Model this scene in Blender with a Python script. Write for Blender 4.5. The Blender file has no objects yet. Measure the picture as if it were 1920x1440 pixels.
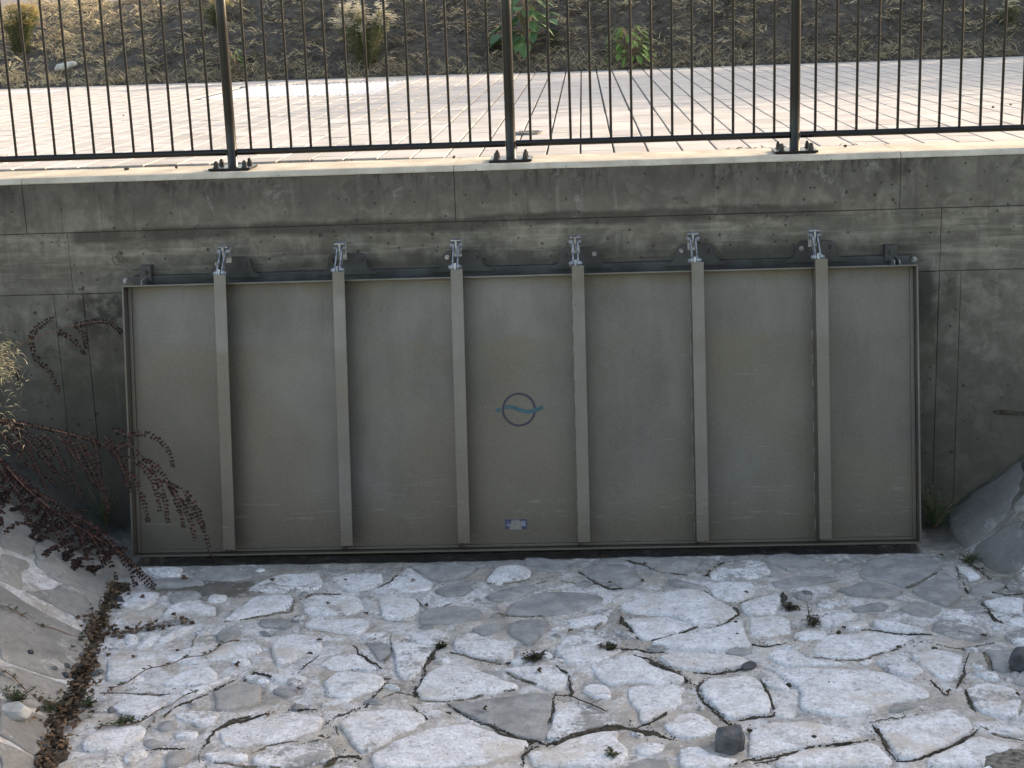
import bpy, bmesh, math, random
import numpy as np
from mathutils import Vector, Matrix, noise as mnoise

random.seed(7); rng = np.random.default_rng(7)
SC = bpy.context.scene
COL = SC.collection

# ------------------------------------------------------------------ camera
YAW, PITCH, ROLL = math.radians(3.018), math.radians(13.812), math.radians(-2.051)
FPX = 2878.0                                  # focal length in pixels of a 1920 px wide frame
CAM = np.array([0.0, -8.6, 0.855])
_f = np.array([-math.sin(YAW)*math.cos(PITCH), math.cos(YAW)*math.cos(PITCH), -math.sin(PITCH)])
_r0 = np.array([math.cos(YAW), math.sin(YAW), 0.0]); _u0 = np.cross(_r0, _f)
_r = math.cos(ROLL)*_r0 + math.sin(ROLL)*_u0
_u = -math.sin(ROLL)*_r0 + math.cos(ROLL)*_u0
cam = bpy.data.cameras.new('camera'); camo = bpy.data.objects.new('camera', cam); COL.objects.link(camo)
cam.sensor_fit = 'HORIZONTAL'; cam.sensor_width = 36.0; cam.lens = 36.0*FPX/1920
cam.clip_start = 0.1; cam.clip_end = 3000
M = Matrix(((_r[0], _u[0], -_f[0], CAM[0]), (_r[1], _u[1], -_f[1], CAM[1]), (_r[2], _u[2], -_f[2], CAM[2]), (0, 0, 0, 1)))
camo.matrix_world = M
SC.camera = camo

# ------------------------------------------------------------------ light
SUN_EL, SUN_AZ = math.radians(17.0), math.radians(55.0)      # azimuth to the right of straight ahead (+Y towards +X)
w = bpy.data.worlds.new('World'); SC.world = w; w.use_nodes = True
nt = w.node_tree
sky = nt.nodes.new('ShaderNodeTexSky'); sky.sky_type = 'NISHITA'; sky.sun_disc = False
sky.sun_elevation = SUN_EL; sky.sun_rotation = SUN_AZ
sky.air_density = 1.0; sky.dust_density = 2.5; sky.ozone_density = 1.0
bg = nt.nodes['Background']; bg.inputs['Strength'].default_value = 0.15
nt.links.new(sky.outputs[0], bg.inputs['Color'])
sl = bpy.data.lights.new('sun', 'SUN'); sl.energy = 2.3; sl.angle = math.radians(0.55); sl.color = (1.0, 0.90, 0.79)
so = bpy.data.objects.new('sun', sl); COL.objects.link(so)
sd = Vector((math.sin(SUN_AZ)*math.cos(SUN_EL), math.cos(SUN_AZ)*math.cos(SUN_EL), math.sin(SUN_EL)))
so.rotation_euler = sd.to_track_quat('Z', 'Y').to_euler(); so.location = sd*60
SC.view_settings.view_transform = 'Standard'; SC.view_settings.look = 'None'
SC.view_settings.exposure = 2.05; SC.view_settings.gamma = 1.0
SC.view_settings.use_curve_mapping = False
SC.view_settings.use_white_balance = True; SC.view_settings.white_balance_temperature = 8000; SC.view_settings.white_balance_tint = 14
SC.cycles.max_bounces = 6

# ------------------------------------------------------------------ helpers
def ray(px, py): return _f + (px-960)/FPX*_r + (720-py)/FPX*_u
def at_plane(px, py, axis, v):
    d = ray(px, py); return CAM + (v-CAM[axis])/d[axis]*d
def hit(px, py, H, t0=4.0, t1=60.0):
    """where the view ray of a photo pixel meets the height field H(x, y)"""
    d = ray(px, py); t = t0; dt = 0.02
    while t < t1:
        p = CAM+d*t
        if p[2] <= H(p[0], p[1]):
            a, b = t-dt, t
            for _ in range(18):
                m = (a+b)/2; p = CAM+d*m
                if p[2] <= H(p[0], p[1]): b = m
                else: a = m
            return CAM+d*b
        t += dt
    return CAM+d*t1

def new_obj(name, verts, faces, mat=None, parent=None, smooth=False):
    me = bpy.data.meshes.new(name); me.from_pydata([tuple(map(float, v)) for v in verts], [], faces)
    if smooth:
        me.polygons.foreach_set('use_smooth', [True]*len(me.polygons))
    me.update()
    return link(name, me, mat, parent)
def link(name, me, mat=None, parent=None):
    o = bpy.data.objects.new(name, me); COL.objects.link(o)
    if mat is not None and not me.materials: me.materials.append(mat)
    if parent is not None: o.parent = parent
    return o
def empty(name, loc=(0, 0, 0), rot=(0, 0, 0)):
    o = bpy.data.objects.new(name, None); COL.objects.link(o); o.location = loc; o.rotation_euler = rot
    o.empty_display_size = 0.1
    return o
def tag(o, label=None, cat=None, group=None, kind=None):
    if label: o['label'] = label
    if cat: o['category'] = cat
    if group: o['group'] = group
    if kind: o['kind'] = kind
    return o

class MB:
    """collects simple shapes into one mesh"""
    def __init__(s): s.v = []; s.f = []
    def box(s, x0, x1, y0, y1, z0, z1, bev=0.0):
        if bev <= 0:
            n = len(s.v)
            s.v += [(x, y, z) for z in (z0, z1) for (x, y) in ((x0, y0), (x1, y0), (x1, y1), (x0, y1))]
            s.f += [tuple(n+i for i in q) for q in ((3, 2, 1, 0), (4, 5, 6, 7), (0, 1, 5, 4), (1, 2, 6, 5), (2, 3, 7, 6), (3, 0, 4, 7))]
        else:
            bm = bmesh.new(); bmesh.ops.create_cube(bm, size=1)
            for v in bm.verts:
                v.co = Vector((x0+(v.co.x+.5)*(x1-x0), y0+(v.co.y+.5)*(y1-y0), z0+(v.co.z+.5)*(z1-z0)))
            bmesh.ops.bevel(bm, geom=bm.edges[:], offset=bev, segments=2, affect='EDGES', profile=.6)
            s.bm(bm); bm.free()
        return s
    def bm(s, bm):
        n = len(s.v); bm.verts.index_update()
        s.v += [tuple(v.co) for v in bm.verts]; s.f += [tuple(n+v.index for v in f.verts) for f in bm.faces]
        return s
    def tube(s, pts, rad, seg=8, caps=True):
        pts = [Vector(p) for p in pts]; k = len(pts)
        rads = rad if hasattr(rad, '__len__') else [rad]*k
        n = len(s.v); prev = None
        for i, p in enumerate(pts):
            t = (pts[min(i+1, k-1)]-pts[max(i-1, 0)]).normalized()
            if prev is None:
                a = Vector((0, 0, 1)) if abs(t.z) < .9 else Vector((1, 0, 0)); q = t.cross(a).normalized()
            else:
                q = (prev-t*prev.dot(t)).normalized()
            prev = q; b = t.cross(q)
            for j in range(seg):
                an = 2*math.pi*j/seg; s.v.append(tuple(p+(q*math.cos(an)+b*math.sin(an))*rads[i]))
        for i in range(k-1):
            for j in range(seg):
                a = n+i*seg+j; b_ = n+i*seg+(j+1) % seg
                s.f.append((a, b_, b_+seg, a+seg))
        if caps:
            s.f.append(tuple(n+j for j in reversed(range(seg)))); s.f.append(tuple(n+(k-1)*seg+j for j in range(seg)))
        return s
    def prism(s, poly, y0, y1):
        """poly of (x, z) points extruded between y0 and y1"""
        n = len(s.v); k = len(poly)
        s.v += [(x, y0, z) for x, z in poly]+[(x, y1, z) for x, z in poly]
        s.f.append(tuple(range(n, n+k))); s.f.append(tuple(n+k+i for i in reversed(range(k))))
        for i in range(k):
            j = (i+1) % k; s.f.append((n+i, n+k+i, n+k+j, n+j))
        return s
    def quad(s, a, b, c, d):
        n = len(s.v); s.v += [tuple(a), tuple(b), tuple(c), tuple(d)]; s.f.append((n, n+1, n+2, n+3)); return s
    def tri(s, a, b, c):
        n = len(s.v); s.v += [tuple(a), tuple(b), tuple(c)]; s.f.append((n, n+1, n+2)); return s
    def build(s, name, mat=None, parent=None, smooth=False): return new_obj(name, s.v, s.f, mat, parent, smooth)

def fix_normals(o):
    bm = bmesh.new(); bm.from_mesh(o.data); bmesh.ops.recalc_face_normals(bm, faces=bm.faces[:]); bm.to_mesh(o.data); bm.free(); return o
def sharp_smooth(o, ang=35):
    me = o.data; me.polygons.foreach_set('use_smooth', [True]*len(me.polygons))
    bm = bmesh.new(); bm.from_mesh(me)
    for e in bm.edges:
        if len(e.link_faces) == 2 and e.calc_face_angle(0) > math.radians(ang): e.smooth = False
    bm.to_mesh(me); bm.free(); return o
def sm(a, b, x):
    t = min(1, max(0, (x-a)/(b-a))) if a != b else float(x > a); return t*t*(3-2*t)
def nz(x, y, s=1.0, seed=0.0): return mnoise.noise(Vector((x*s+seed*7.13, y*s-seed*3.7, seed*1.9)))
def polyline(pts, step):
    """resample a list of vectors at an even step"""
    pts = [np.array(p, float) for p in pts]; out = [pts[0]]; carry = 0.0
    for a, b in zip(pts, pts[1:]):
        L = np.linalg.norm(b-a)
        if L < 1e-9: continue
        t = step-carry
        while t < L: out.append(a+(b-a)*t/L); t += step
        carry = L-(t-step)
    out.append(pts[-1]); return out

# ------------------------------------------------------------------ materials
class NT:
    def __init__(s, name):
        s.m = bpy.data.materials.new(name); s.m.use_nodes = True; s.t = s.m.node_tree; s.t.nodes.clear()
        s.out = s.t.nodes.new('ShaderNodeOutputMaterial'); s.b = s.t.nodes.new('ShaderNodeBsdfPrincipled')
        s.t.links.new(s.b.outputs[0], s.out.inputs[0])
        s.pos = s.t.nodes.new('ShaderNodeNewGeometry').outputs['Position']; s._sep = None
    def L(s, a, inp):
        if hasattr(a, 'is_linked') or hasattr(a, 'links'): s.t.links.new(a, inp)
        else:
            if inp.type == 'RGBA' and not hasattr(a, '__len__'): a = (a, a, a, 1)
            elif inp.type == 'RGBA' and len(a) == 3: a = (*a, 1)
            inp.default_value = a
    def n(s, ty, **kw):
        x = s.t.nodes.new(ty)
        for k, v in kw.items(): setattr(x, k, v)
        return x
    def vec(s, sx=1, sy=1, sz=1, off=(0, 0, 0), src=None):
        x = s.n('ShaderNodeMapping'); s.L(src or s.pos, x.inputs['Vector'])
        x.inputs['Scale'].default_value = (sx, sy, sz); x.inputs['Location'].default_value = off; return x.outputs[0]
    def noise(s, scale=5, detail=4, rough=.55, vec=None, dist=0):
        x = s.n('ShaderNodeTexNoise'); s.L(vec or s.pos, x.inputs['Vector'])
        x.inputs['Scale'].default_value = scale; x.inputs['Detail'].default_value = detail
        x.inputs['Roughness'].default_value = rough; x.inputs['Distortion'].default_value = dist; return x.outputs['Fac']
    def vor(s, scale=5, vec=None, feature='F1', out='Distance', rnd=1.0):
        x = s.n('ShaderNodeTexVoronoi', feature=feature); s.L(vec or s.pos, x.inputs['Vector'])
        x.inputs['Scale'].default_value = scale; x.inputs['Randomness'].default_value = rnd; return x.outputs[out]
    def map(s, v, a, b, c=0.0, d=1.0, smooth=True):
        x = s.n('ShaderNodeMapRange', interpolation_type='SMOOTHSTEP' if smooth else 'LINEAR'); s.L(v, x.inputs[0])
        for i, q in enumerate((a, b, c, d)): s.L(q, x.inputs[i+1])
        return x.outputs[0]
    def math(s, op, a, b=0.0, c=0.0):
        x = s.n('ShaderNodeMath', operation=op); s.L(a, x.inputs[0]); s.L(b, x.inputs[1])
        if len(x.inputs) > 2: s.L(c, x.inputs[2])
        return x.outputs[0]
    def mul(s, a, b): return s.math('MULTIPLY', a, b)
    def add(s, a, b): return s.math('ADD', a, b)
    def mix(s, f, a, b, mode='MIX'):
        x = s.n('ShaderNodeMix', data_type='RGBA', blend_type=mode); s.L(f, x.inputs[0]); s.L(a, x.inputs[6]); s.L(b, x.inputs[7]); return x.outputs[2]
    def xyz(s):
        if s._sep is None:
            x = s.n('ShaderNodeSeparateXYZ'); s.L(s.pos, x.inputs[0]); s._sep = x.outputs
        return s._sep
    def info(s, out='Random'): return s.n('ShaderNodeObjectInfo').outputs[out]
    def bump(s, h, strength=.3, dist=.01, prev=None):
        x = s.n('ShaderNodeBump'); x.inputs['Strength'].default_value = strength; x.inputs['Distance'].default_value = dist
        s.L(h, x.inputs['Height'])
        if prev is not None: s.L(prev, x.inputs['Normal'])
        return x.outputs[0]
    def done(s, col, rough=.8, metal=0.0, normal=None, spec=None):
        s.L(col, s.b.inputs['Base Color']); s.L(rough, s.b.inputs['Roughness']); s.L(metal, s.b.inputs['Metallic'])
        if normal is not None: s.L(normal, s.b.inputs['Normal'])
        if spec is not None: s.b.inputs['Specular IOR Level'].default_value = spec
        return s.m

def simple(name, col, rough=.7, metal=0.0, var=.25, scale=20, bump=0.0, spec=None):
    N = NT(name); n1 = N.noise(scale, 4)
    c = N.mix(N.map(n1, .3, .7), tuple(x*(1-var) for x in col), tuple(x*(1+var) for x in col))
    nb = N.bump(N.noise(scale*4, 4), bump, .004) if bump else None
    return N.done(c, rough, metal, nb, spec)

def mat_wall():
    N = NT('formed_concrete'); x, y, z = N.xyz()
    big = N.map(N.noise(1.3, 5, .6), .3, .7)
    c = N.mix(big, (.074, .067, .053), (.152, .139, .113))
    c = N.mix(N.mul(N.map(N.info(), 0, 1), .35), c, (.105, .10, .085))
    # mottled cement film
    mot = N.map(N.noise(7, 6, .65, dist=.4), .42, .66)
    c = N.mix(N.mul(mot, .45), c, (.27, .252, .212))
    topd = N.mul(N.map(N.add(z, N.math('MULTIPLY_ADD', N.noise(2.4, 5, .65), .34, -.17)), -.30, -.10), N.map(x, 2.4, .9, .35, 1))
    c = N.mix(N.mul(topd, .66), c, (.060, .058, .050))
    # thin vertical run marks
    st = N.map(N.noise(1, 5, .6, N.vec(9, 1, .8)), .52, .74)
    c = N.mix(N.mul(st, .55), c, (.105, .10, .085))
    st2 = N.map(N.noise(1, 4, .6, N.vec(16, 1, 1.1, (3, 0, 9))), .56, .75)
    c = N.mix(N.mul(st2, .30), c, (.31, .29, .25))
    # board marks lying in the shuttered band above the gate
    band = N.mul(N.map(z, -.68, -.55), N.map(z, -.28, -.34))
    bd = N.map(N.noise(1, 5, .65, N.vec(1.6, 1, 24)), .45, .66)
    c = N.mix(N.mul(N.mul(bd, band), .42), c, (.32, .30, .24))
    bd2 = N.map(N.noise(1, 6, .7, N.vec(2.2, 1, 30, (7, 1, 2))), .55, .70)
    c = N.mix(N.mul(N.mul(bd2, band), .75), c, (.085, .08, .065))
    # dark seep line along the construction joint
    wob = N.math('MULTIPLY_ADD', N.noise(2.2, 5, .6), .085, -.0425)
    zl = N.add(N.math('MULTIPLY_ADD', x, .0098, -.296), wob)
    dz = N.math('SUBTRACT', z, zl)
    line = N.mul(N.map(dz, -.075, -.035), N.map(dz, .034, .005))
    line = N.mul(line, N.mul(N.map(x, -3.0, -2.9), N.map(x, 1.5, 1.2)))
    line = N.mul(line, N.map(N.noise(3.3, 5, .7), .26, .50))
    c = N.mix(N.mul(line, .88), c, (.040, .037, .030))
    gr2 = N.map(N.noise(22, 7, .75), .40, .68)
    c = N.mix(N.mul(gr2, .35), c, (.085, .08, .068))
    md = N.map(N.noise(3.6, 7, .7, dist=.7), .50, .64)
    c = N.mix(N.mul(md, .42), c, (.080, .077, .066))
    # soft halo under the line
    halo = N.mul(N.mul(N.map(dz, -.22, -.03), N.map(dz, .02, -.02)), N.map(N.noise(4, 6, .7, dist=.6), .50, .62))
    c = N.mix(N.mul(halo, .65), c, (.075, .07, .055))
    # drip stains below the coping
    drip = N.mul(N.map(z, -.24, -.01), N.map(N.noise(1, 7, .75, N.vec(14, 1, 5)), .47, .60))
    drip = N.mul(drip, N.map(N.noise(1.1, 2, .5, N.vec(1, 1, .1)), .38, .52))
    c = N.mix(N.mul(drip, .85), c, (.032, .030, .025))
    wr = N.mul(N.map(N.noise(1, 7, .7, N.vec(20, 1, .9, (2, 0, 5))), .57, .68), N.map(z, -.55, -.25))
    c = N.mix(N.mul(wr, .5), c, (.036, .034, .028))
    ef = N.mul(N.map(N.noise(4.5, 8, .76, dist=.6), .57, .66), N.map(N.noise(1.1, 3), .42, .58))
    c = N.mix(N.mul(ef, .38), c, (.27, .262, .235))
    # blotches of lichen
    bl = N.mul(N.map(N.noise(6, 8, .75, dist=.8), .575, .64), N.map(N.noise(1.7, 3), .42, .55))
    c = N.mix(N.mul(bl, .75), c, (.060, .056, .046))
    # brown darkening low on the wall, stronger to the left, edge broken by noise
    low_brown = N.map(N.add(z, N.math('MULTIPLY_ADD', N.noise(1.6, 4), .9, -.45)), -.70, -1.55)
    low_brown = N.mul(low_brown, N.map(x, -1, 1, 1.0, .72))
    c = N.mix(N.mul(low_brown, .78), c, (.062, .058, .043))
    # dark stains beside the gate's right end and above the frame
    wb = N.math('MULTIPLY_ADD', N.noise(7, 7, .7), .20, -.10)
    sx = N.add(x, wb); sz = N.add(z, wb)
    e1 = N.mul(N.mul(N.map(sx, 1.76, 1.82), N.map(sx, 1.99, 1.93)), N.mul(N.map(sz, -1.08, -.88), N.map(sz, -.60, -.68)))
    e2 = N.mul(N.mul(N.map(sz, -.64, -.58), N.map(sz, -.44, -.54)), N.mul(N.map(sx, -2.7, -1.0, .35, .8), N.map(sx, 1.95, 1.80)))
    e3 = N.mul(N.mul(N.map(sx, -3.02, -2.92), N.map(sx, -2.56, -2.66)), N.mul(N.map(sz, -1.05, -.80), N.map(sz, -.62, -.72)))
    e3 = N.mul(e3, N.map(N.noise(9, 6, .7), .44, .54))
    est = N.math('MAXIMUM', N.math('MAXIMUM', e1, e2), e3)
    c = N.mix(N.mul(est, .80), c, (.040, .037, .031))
    # pits
    v = N.vor(8.5); vc = N.vor(8.5, out='Color')
    pit = N.mul(N.map(v, .12, .06), N.map(vc, .45, .5))
    v2 = N.vor(19); vc2 = N.vor(19, out='Color')
    pit2 = N.mul(N.map(v2, .17, .09), N.map(vc2, .55, .60))
    pits = N.math('MAXIMUM', pit, pit2)
    c = N.mix(N.mul(pits, .85), c, (.035, .033, .028))
    h = N.add(N.mul(N.noise(35, 5, .6), .5), N.add(N.mul(pits, -1.2), N.mul(N.mul(bd, band), .5)))
    return N.done(c, .9, 0, N.bump(h, .45, .006), .3)

def mat_coping():
    N = NT('coping_concrete')
    c = N.mix(N.map(N.noise(4, 6, .65), .35, .7), (.32, .29, .235), (.47, .435, .36))
    c = N.mix(N.mul(N.map(N.noise(30, 5, .7), .55, .7), .5), c, (.30, .27, .21))
    v = N.vor(24); vc = N.vor(24, out='Color')
    c = N.mix(N.mul(N.map(v, .12, .06), N.map(vc, .6, .65)), c, (.06, .055, .05))
    return N.done(c, .9, 0, N.bump(N.noise(50, 5, .7), .4, .004), .3)

def mat_paver():
    N = NT('concrete_paver')
    r = N.info()
    c = N.mix(r, (.275, .262, .247), (.375, .358, .34))
    c = N.mix(N.mul(N.map(N.noise(2.2, 4), .4, .7), .5), c, (.46, .45, .43))
    c = N.mix(N.mul(N.map(N.noise(60, 4, .7), .5, .75), .4), c, (.33, .305, .27))
    return N.done(c, .88, 0, N.bump(N.noise(120, 3), .25, .003), .3)

def crust(N):
    """cover of the lime crust: one field in world space, shared by stones and the mortar between them"""
    big = N.noise(2.1, 6, .6, dist=.5); mid = N.noise(9, 7, .68, dist=.3); fine = N.noise(46, 5, .72)
    return N.add(N.mul(big, .38), N.add(N.mul(mid, .34), N.mul(fine, .28)))
def grit(N, c, k):
    """grain, flecks and small dark pits common to crust and mortar"""
    c = N.mix(N.mul(N.map(N.noise(58, 6, .78), .43, .68), .55), c, (.27, .26, .245))
    fl = N.mul(N.map(N.noise(21, 8, .78, dist=.5), .52, .64), N.math('MULTIPLY_ADD', k, .35, .30))
    c = N.mix(fl, c, (.29, .278, .262))
    bs = N.map(N.noise(3.7, 6, .66, dist=.4), .50, .66)
    c = N.mix(N.mul(bs, .62), c, (.58, .50, .415), 'MIX')
    v = N.vor(27); vc = N.vor(27, out='Color')
    c = N.mix(N.mul(N.mul(N.map(v, .16, .07), N.map(vc, .62, .66)), .8), c, (.085, .075, .062))
    return c
def mat_stone():
    """stone of the channel floor: object colour R = how much lime crust covers it, G = warm/cool"""
    N = NT('lime_crusted_stone')
    ocol = N.n('ShaderNodeSeparateColor'); N.L(N.info('Color'), ocol.inputs[0]); crust_amt, warm = ocol.outputs[0], ocol.outputs[1]
    rk = N.mix(N.map(N.noise(9, 6, .65), .3, .7), (.25, .25, .243), (.42, .415, .40))
    rk = N.mix(N.mul(warm, .6), rk, (.50, .455, .40))
    rk = N.mix(N.mul(N.map(N.noise(64, 5, .75), .48, .70), .45), rk, (.20, .20, .195))
    wh = N.mix(N.map(N.noise(13, 6, .7), .33, .68), (.68, .67, .66), (.92, .92, .93))
    th = N.math('MULTIPLY_ADD', crust_amt, -.34, .655)
    f = crust(N); k = N.map(f, N.math('SUBTRACT', th, .03), N.add(th, .03))
    rk = N.mix(N.mul(N.map(N.noise(11, 8, .75, dist=.5), .50, .64), .45), rk, (.17, .168, .16))
    c = N.mix(k, rk, grit(N, wh, k))
    h = N.add(N.add(N.mul(N.noise(14, 8, .74), 1.0), N.mul(N.noise(75, 5, .75), .4)), N.mul(k, .16))
    return N.done(c, .93, 0, N.bump(h, .9, .018), .2)

def mat_mortar():
    N = NT('weathered_mortar')
    c = N.mix(N.map(N.noise(7, 7, .68), .34, .66), (.42, .372, .315), (.66, .605, .54))
    f = crust(N); k = N.map(f, .475, .535)
    wh = N.mix(N.map(N.noise(13, 6, .7), .33, .68), (.68, .67, .66), (.92, .92, .93))
    c = N.mix(N.mul(k, .9), c, wh)
    c = grit(N, c, k)
    gr = N.mul(N.map(N.noise(5, 9, .76, dist=.6), .51, .62), .62)
    c = N.mix(gr, c, (.27, .262, .25))
    ds = N.mul(N.map(N.noise(2.6, 7, .72), .58, .68), N.map(N.noise(30, 6, .78), .46, .58))
    c = N.mix(N.mul(ds, .75), c, (.12, .105, .082))
    # silt on the strip under the gate
    x, y, z = N.xyz()
    si = N.mul(N.map(N.add(y, N.math('MULTIPLY_ADD', N.noise(3.5, 6, .7), .9, -.45)), -1.05, -.66), N.map(N.noise(9, 6, .7), .36, .52))
    c = N.mix(N.mul(si, .72), c, (.22, .21, .19))
    # dark tone over the upper left bank beside the wall, edges broken by noise
    em = N.mul(N.map(N.add(x, N.math('MULTIPLY_ADD', N.noise(5, 6, .7), .3, -.15)), -2.72, -2.84), N.map(N.add(y, N.math('MULTIPLY_ADD', N.noise(4, 6, .7), .5, -.25)), -1.25, -.85))
    c = N.mix(N.mul(em, .90), c, (.042, .042, .032))
    bk = N.mul(N.map(x, -2.45, -2.75), N.map(N.noise(4, 7, .7), .36, .56))
    c = N.mix(N.mul(bk, .22), c, (.24, .23, .21))
    em2 = N.mul(N.map(N.add(x, N.math('MULTIPLY_ADD', N.noise(6, 6, .7), .3, -.15)), 1.80, 1.92), N.map(N.add(y, N.math('MULTIPLY_ADD', N.noise(5, 6, .7), .3, -.15)), -.58, -.34))
    c = N.mix(N.mul(em2, .85), c, (.050, .047, .036))
    dx = N.mul(N.add(x, 2.05), 3.0); dy = N.mul(N.add(y, .93), 6.0); rr = N.add(N.add(N.mul(dx, dx), N.mul(dy, dy)), N.math('MULTIPLY_ADD', N.noise(9, 7, .75), 3.2, -1.6))
    c = N.mix(N.mul(N.map(rr, 1.0, .45), .8), c, (.095, .085, .066))
    rs = N.mul(N.mul(N.map(x, 1.7, 2.1), N.map(y, -2.2, -1.2)), N.map(N.noise(5, 8, .75, dist=.5), .44, .58))
    c = N.mix(N.mul(rs, .7), c, (.16, .148, .12))
    h = N.add(N.mul(N.noise(18, 8, .76), 1.2), N.mul(N.noise(80, 5, .75), .45))
    return N.done(c, .94, 0, N.bump(h, .95, .018), .2)

def mat_bank_slab():
    N = NT('bank_slab_stone')
    ocol = N.n('ShaderNodeSeparateColor'); N.L(N.info('Color'), ocol.inputs[0])
    c = N.mix(N.map(N.noise(3.2, 6, .62), .33, .68), (.20, .195, .182), (.33, .315, .29))
    c = N.mix(N.mul(ocol.outputs[1], .5), c, (.34, .322, .295))
    c = N.mix(N.mul(N.map(N.noise(45, 5, .72), .5, .72), .45), c, (.14, .133, .12))
    c = N.mix(N.mul(N.map(N.noise(14, 8, .76, dist=.5), .48, .64), .5), c, (.15, .143, .128))
    wr = N.mul(N.map(N.noise(7, 8, .74, dist=.6), .55, .63), N.map(N.noise(2, 3), .42, .58))
    c = N.mix(N.mul(wr, .6), c, (.56, .54, .51))
    c = N.mix(N.mul(ocol.outputs[0], .62), c, (.085, .083, .078))
    sv = N.vor(24); svc = N.vor(24, out='Color')
    c = N.mix(N.mul(N.mul(N.map(sv, .16, .07), N.map(svc, .6, .64)), .8), c, (.07, .062, .052))
    return N.done(c, .9, 0, N.bump(N.add(N.noise(12, 7, .7), N.mul(N.noise(60, 6, .75), .5)), .9, .016), .25)

def mat_gate(name='pickled_steel_plate', lum=1.0):
    N = NT(name); x, y, z = N.xyz()
    a = N.map(N.noise(1.2, 6, .6, N.vec(1, 1, .7)), .32, .7); b = N.map(N.noise(1, 5, .6, N.vec(7, 7, .7)), .34, .68); hb = N.map(N.noise(1, 6, .7, N.vec(.7, 1, 70)), .36, .66)
    c = N.mix(N.add(N.mul(a, .72), N.mul(b, .20)), tuple(q*lum for q in (.086, .081, .069)), tuple(q*lum for q in (.160, .156, .146)))
    runs = N.mul(N.map(N.noise(1, 6, .7, N.vec(26, 1, .9)), .58, .72), N.map(N.noise(1.5, 3), .4, .6))
    c = N.mix(N.mul(runs, .30), c, (.060, .054, .043))
    rw = N.mul(N.map(N.noise(30, 6, .75), .60, .68), N.map(N.noise(2.3, 5, .65), .50, .62))
    c = N.mix(N.mul(rw, .5), c, (.10, .062, .034))
    # dried silt film below high-water marks
    w1 = N.add(z, N.math('MULTIPLY_ADD', N.noise(1.3, 6, .55, N.vec(1.5, 1, 3)), .26, -.13))
    f1 = N.mul(N.map(w1, -.90, -.97), N.map(N.noise(.9, 2, .5), .36, .56))
    c = N.mix(N.mul(f1, .78), c, (.118, .104, .078))
    f2 = N.map(N.add(z, N.math('MULTIPLY_ADD', N.noise(1, 4, .5, N.vec(1, 1, 6)), .08, -.04)), -1.80, -1.90)
    c = N.mix(N.mul(f2, .55), c, (.105, .096, .076))
    sc = N.mul(N.map(N.noise(1, 6, .7, N.vec(4, 1, 60)), .58, .70), N.map(z, -1.55, -1.9))
    c = N.mix(N.mul(sc, .35), c, (.30, .29, .25))
    # brown seep under the top lip
    sp = N.mul(N.map(N.add(z, N.math('MULTIPLY_ADD', N.noise(6, 4), .08, -.04)), -.70, -.615), N.map(N.noise(1, 3, .6, N.vec(3, 1, .2)), .35, .6))
    c = N.mix(N.mul(sp, .55), c, (.105, .086, .055))
    pit = N.mul(N.map(N.vor(11), .05, .025), N.map(N.vor(11, out='Color'), .72, .75))
    c = N.mix(N.mul(pit, .8), c, (.05, .045, .04))
    foot = N.map(N.add(z, N.math('MULTIPLY_ADD', N.noise(5, 7, .72, N.vec(1, 1, .5)), .26, -.13)), -1.86, -2.03)
    c = N.mix(N.mul(foot, .6), c, (.085, .074, .055))
    scr = N.mul(N.map(N.noise(1, 5, .7, N.vec(3, 1, 90, (5, 0, 1))), .66, .70), N.map(N.noise(2.2, 3), .5, .6))
    c = N.mix(N.mul(scr, .4), c, (.27, .265, .25))
    gr = N.noise(220, 3, .6)
    c = N.mix(N.mul(N.map(gr, .4, .7), .18), c, (.30, .30, .285))
    rgh = N.math('MULTIPLY_ADD', N.noise(3, 5), .18, .42)
    return N.done(c, rgh, .6, N.bump(N.add(N.mul(gr, .12), N.noise(2.4, 3)), .12, .01), .4)

M_RIB = None
def mat_galv(): return simple('galvanised_steel', (.27, .285, .30), .45, .7, .45, 35, .2)
def mat_beam():
    N = NT('dark_steel_beam')
    c = N.mix(N.map(N.noise(6, 5), .35, .65), (.030, .032, .034), (.062, .065, .068))
    c = N.mix(N.mul(N.map(N.noise(24, 6, .75), .6, .7), .6), c, (.025, .024, .022))
    return N.done(c, .5, .35, N.bump(N.noise(30, 4), .1, .004))

M_RIB = mat_gate('pickled_steel_flange', 1.24)
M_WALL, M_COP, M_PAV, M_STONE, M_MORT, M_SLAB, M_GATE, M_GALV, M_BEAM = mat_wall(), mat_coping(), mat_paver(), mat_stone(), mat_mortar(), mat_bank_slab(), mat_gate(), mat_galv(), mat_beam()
M_RAIL = simple('anthracite_paint', (.006, .0065, .0072), .30, .0, .3, 60, .08, .28)
M_BLACK = simple('black_plastic_cap', (.012, .012, .013), .5)
M_NAVY = simple('navy_print', (.017, .017, .034), .55, 0, .2, 40)
M_TEAL = simple('teal_print', (.014, .070, .088), .55, 0, .2, 40)
M_BLUE = simple('blue_print', (.020, .026, .095), .5, 0, .25, 60)
M_PALE = simple('pale_print', (.15, .155, .19), .55, 0, .2, 60)
M_WELD = simple('weld_bead', (.20, .197, .18), .5, .5, .3, 90, .3)
M_DIRT = simple('joint_dirt_and_moss', (.048, .041, .028), 1.0, 0, .6, 45, .9)
M_SILT = simple('joint_silt', (.17, .148, .115), 1.0, 0, .5, 45, .9)
M_SOIL = simple('dry_soil', (.046, .039, .032), 1.0, 0, .5, 12, .9)
M_SLATE = simple('dark_slate', (.115, .118, .120), .8, 0, .35, 18, .6)
M_SLATEB = simple('dark_basalt', (.052, .055, .060), .75, 0, .4, 20, .6)
M_LROCK = simple('pale_rock', (.40, .395, .37), .9, 0, .25, 14, .6)
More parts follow.
